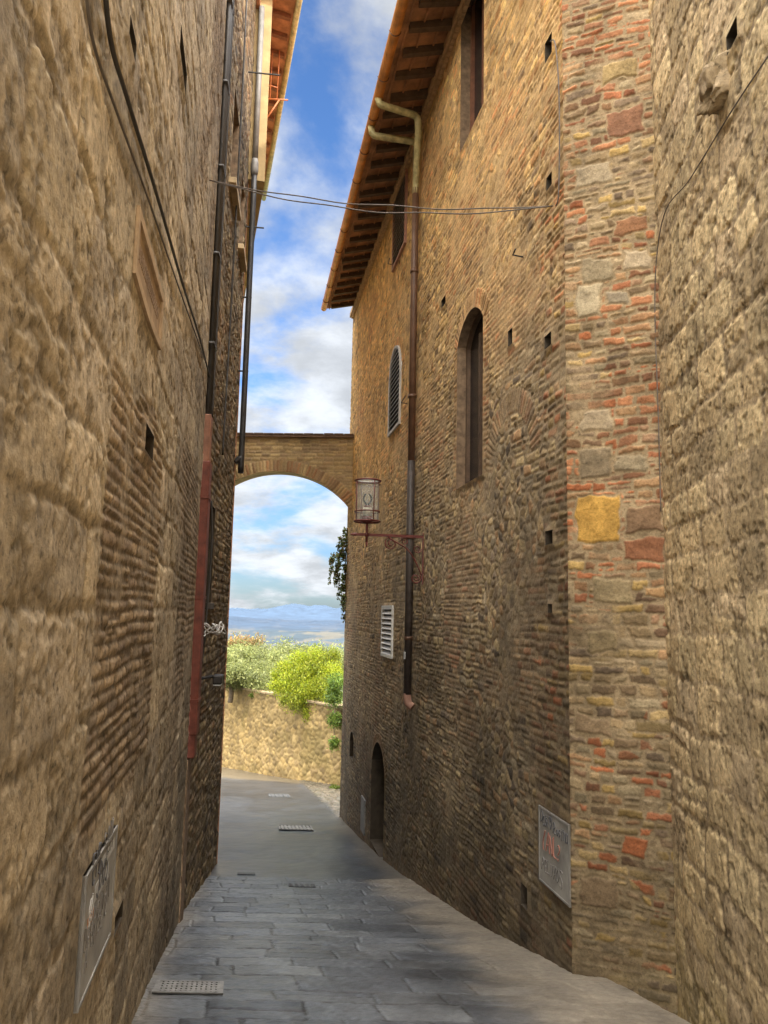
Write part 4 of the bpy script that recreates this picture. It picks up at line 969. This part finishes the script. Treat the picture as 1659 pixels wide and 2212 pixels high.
tag(MB().tube(spline(pts, 8), .006, 8).build('cable', m_cableg, None, True), 'thinner grey cable beside the thick black one on the left wall', 'cable')
pts = [NW.pt(*NW.hit(px, py), .03) for px, py in ((1700, 80), (1600, 225), (1500, 385), (1442, 465))]
pts += [NW.pt(NW.len-.03, z, .03) for z in (NW.hit(1438, 600)[1], NW.hit(1440, 900)[1], NW.hit(1445, 1100)[1])]
tag(MB().tube(spline(pts, 8), .005, 6).build('cable', m_cableg, None, True), 'thin dark cable crossing the golden block wall at right and dropping down its corner', 'cable')

# ================================================================== PLAQUE + HATCHES
o = o_plq
pq = root('wall_plaque', 'framed tan sandstone plaque high on the left foreground wall', 'plaque', LW.pt(o.sc, o.z0, .03))
mb = MB(); pl_ = o.outline(); mb.v = [tuple(LW.pt(a, z, .0)) for a, z in pl_]+[tuple(LW.pt(a, z, .014)) for a, z in pl_]; k_ = len(pl_)
mb.f = [tuple(range(k_, 2*k_))]+[(i, (i+1) % k_, k_+(i+1) % k_, k_+i) for i in range(k_)]
mb.build('tablet', m_plaque2, pq)
ring_frame(o, LW, .008, .030, .05, m_plaque, pq, 'frame')
mb = MB(); r = random.Random(2)
for k in range(5):
    z = o.z0+.18+(o.z1-o.z0-.32)*k/4; x = o.s0+.12
    while x < o.s1-.14:
        l = r.uniform(.015, .04); mb.wbox(LW, x, x+l, z-.012, z+.012, .013, .016); x += l+.018
mb.build('worn_inscription', M('worn_letters', (.27, .18, .105), .9), pq)
o = o_hl
hl = root('utility_hatch', 'tall metal hatch covered in stickers and graffiti on the left wall', 'hatch', LW.pt(o.sc, o.z0, .03))
MB().wbox(LW, o.s0, o.s1, o.z0, o.z1, .0, .026).build('door', m_galv2, hl, bevel=.004)
ring_frame(o, LW, .005, .031, .016, m_galv, hl, 'frame')
W_, H_ = o.w, o.z1-o.z0
def T(t, fx, fz, size, m, rot=0, b=.004): wtext(t, size*W_, LW, o_hl.s0+W_*fx, o_hl.z0+H_*fz, .027, m, hl, rot, b)
MB().wbox(LW, o.s0+W_*.46, o.s0+W_*.93, o.z0+H_*.82, o.z0+H_*.92, .025, .0272).build('sticker', m_inkw, hl)
MB().wbox(LW, o.s0+W_*.3, o.s0+W_*.75, o.z0+H_*.64, o.z0+H_*.78, .025, .0272).build('sticker', m_inkw, hl)
MB().wbox(LW, o.s0+W_*.12, o.s0+W_*.3, o.z0+H_*.53, o.z0+H_*.61, .025, .0272).build('sticker', m_inko, hl)
T('EMS', .2, .84, .09, m_ink, .05, .004); T('SAM', .55, .85, .10, m_ink2, .1, .003); T('JDOS', .34, .67, .10, m_ink, .0, .004); T('GO', .14, .55, .07, m_inkw, 0, .003)
T('MOR E CUN IN', .06, .40, .082, m_ink2, .03, .0025); T('- FORTSETE', .06, .29, .085, m_ink2, .03, .0025); T('A', .12, .20, .08, m_ink2, 0, .003)
o = o_hr
hr = root('utility_hatch', 'grey metal hatch with black and red scrawls low on the right house', 'hatch', RW.pt(o.sc, o.z0, .03))
MB().wbox(RW, o.s0, o.s1, o.z0, o.z1, .0, .026).build('door', m_galv2, hr, bevel=.004)
ring_frame(o, RW, .005, .031, .018, m_galv, hr, 'frame')
W2, H2 = o.w, o.z1-o.z0
def T2(t, fx, fz, size, m, rot=0, b=.005): wtext(t, size*W2, RW, o_hr.s1-W2*fx, o_hr.z0+H2*fz, .027, m, hr, rot, b)
T2('Dusi*', .05, .78, .115, m_ink, .0, .006); T2('Rosina', .5, .75, .115, m_ink, .0, .006); T2('(ANL?', .12, .46, .14, m_inkr, .0, .007); T2('PELVAOS', .1, .18, .11, m_ink2, -.02, .005)
p = opx(RW, 782, 790, 1722, 1800)
tag(MB().wbox(RW, p.s0, p.s1, p.z0, p.z1, .0, .035).build('meter_cover', M('dull_zinc_cover', (.17, .165, .155), .6), None, bevel=.006), 'narrow grey metal meter cover beside the far arched door', 'meter cover')

# ================================================================== SKY AND SUN
w = bpy.data.worlds.new('World'); scene.world = w; w.use_nodes = True; nt = w.node_tree; bg = nt.nodes['Background']
SE, SA = math.radians(35), math.radians(125)
sky = N(nt, 'ShaderNodeTexSky'); sky.sky_type = 'NISHITA'; sky.sun_disc = False; sky.sun_elevation = SE; sky.sun_rotation = SA; sky.air_density = 1.0; sky.dust_density = .6; sky.ozone_density = 1.5
tc = N(nt, 'ShaderNodeTexCoord'); sx_ = N(nt, 'ShaderNodeSeparateXYZ'); nt.links.new(tc.outputs['Generated'], sx_.inputs[0])
def math_(op, a, b=None, clamp=False):
    n = N(nt, 'ShaderNodeMath', operation=op); n.use_clamp = clamp
    for i, v in enumerate((a, b)):
        if v is None: continue
        if isinstance(v, (int, float)): n.inputs[i].default_value = v
        else: nt.links.new(v, n.inputs[i])
    return n.outputs[0]
def mrange(v, a, b, c, d):
    n = N(nt, 'ShaderNodeMapRange'); n.interpolation_type = 'SMOOTHSTEP'
    nt.links.new(v, n.inputs[0])
    for i, q in enumerate((a, b, c, d)): n.inputs[i+1].default_value = q
    return n.outputs[0]
zz = math_('MAXIMUM', sx_.outputs[2], 0.0); den = math_('ADD', zz, .3)
cx = math_('DIVIDE', sx_.outputs[0], den); cy = math_('DIVIDE', sx_.outputs[1], den)
cv = N(nt, 'ShaderNodeCombineXYZ'); nt.links.new(cx, cv.inputs[0]); nt.links.new(cy, cv.inputs[1]); cv.inputs[2].default_value = 3.7
def noise(sc, det, rg, dis, vec=None):
    n = N(nt, 'ShaderNodeTexNoise'); n.inputs['Scale'].default_value = sc; n.inputs['Detail'].default_value = det; n.inputs['Roughness'].default_value = rg; n.inputs['Distortion'].default_value = dis
    nt.links.new(vec or cv.outputs[0], n.inputs['Vector']); return n.outputs[0]
n1 = noise(2.4, 9, .57, .15); n2 = noise(5, 6, .6, .1)
low = mrange(sx_.outputs[2], .05, .5, .10, .085)
cvr = mrange(math_('ADD', n1, low), .46, .66, 0, .97)
shade = mrange(n2, .3, .7, .78, 1.25)
ccol = N(nt, 'ShaderNodeVectorMath', operation='SCALE'); ccol.inputs[0].default_value = (8.2, 8.6, 9.1); nt.links.new(shade, ccol.inputs['Scale'])
tint = N(nt, 'ShaderNodeMix', data_type='RGBA', blend_type='MULTIPLY'); tint.inputs['Factor'].default_value = 1.0
tcol = N(nt, 'ShaderNodeMix', data_type='RGBA'); nt.links.new(mrange(sx_.outputs[2], .02, .3, 0, 1), tcol.inputs['Factor']); tcol.inputs[6].default_value = (.8, 1.05, 1.5, 1); tcol.inputs[7].default_value = (1.3, 1.85, 2.55, 1)
nt.links.new(sky.outputs[0], tint.inputs[6]); nt.links.new(tcol.outputs[2], tint.inputs[7])
mix = N(nt, 'ShaderNodeMix', data_type='RGBA'); nt.links.new(cvr, mix.inputs['Factor']); nt.links.new(tint.outputs[2], mix.inputs[6]); nt.links.new(ccol.outputs[0], mix.inputs[7])
# extra sky glow added overhead and behind the viewer to brighten the alley
g1 = N(nt, 'ShaderNodeVectorMath', operation='SCALE'); g1.inputs[0].default_value = (108, 103, 96); nt.links.new(mrange(sx_.outputs[2], .70, .88, 0, 1.0), g1.inputs['Scale'])
g2 = N(nt, 'ShaderNodeVectorMath', operation='SCALE'); g2.inputs[0].default_value = (62, 57, 49); nt.links.new(mrange(sx_.outputs[1], .0, -.5, 0, 1.0), g2.inputs['Scale'])
gs_ = N(nt, 'ShaderNodeVectorMath', operation='ADD'); nt.links.new(g1.outputs[0], gs_.inputs[0]); nt.links.new(g2.outputs[0], gs_.inputs[1])
fin = N(nt, 'ShaderNodeVectorMath', operation='ADD'); nt.links.new(mix.outputs[2], fin.inputs[0]); nt.links.new(gs_.outputs[0], fin.inputs[1])
nt.links.new(fin.outputs[0], bg.inputs['Color']); bg.inputs['Strength'].default_value = .1
sd = bpy.data.lights.new('sun', 'SUN'); sd.energy = 4.5; sd.angle = math.radians(.5); sd.color = (1, .93, .82)
so = bpy.data.objects.new('sun', sd); COL.objects.link(so)
sv = Vector((math.sin(SA)*math.cos(SE), math.cos(SA)*math.cos(SE), math.sin(SE)))
so.rotation_euler = (-sv).to_track_quat('-Z', 'Y').to_euler(); so.location = (0, 0, 40)
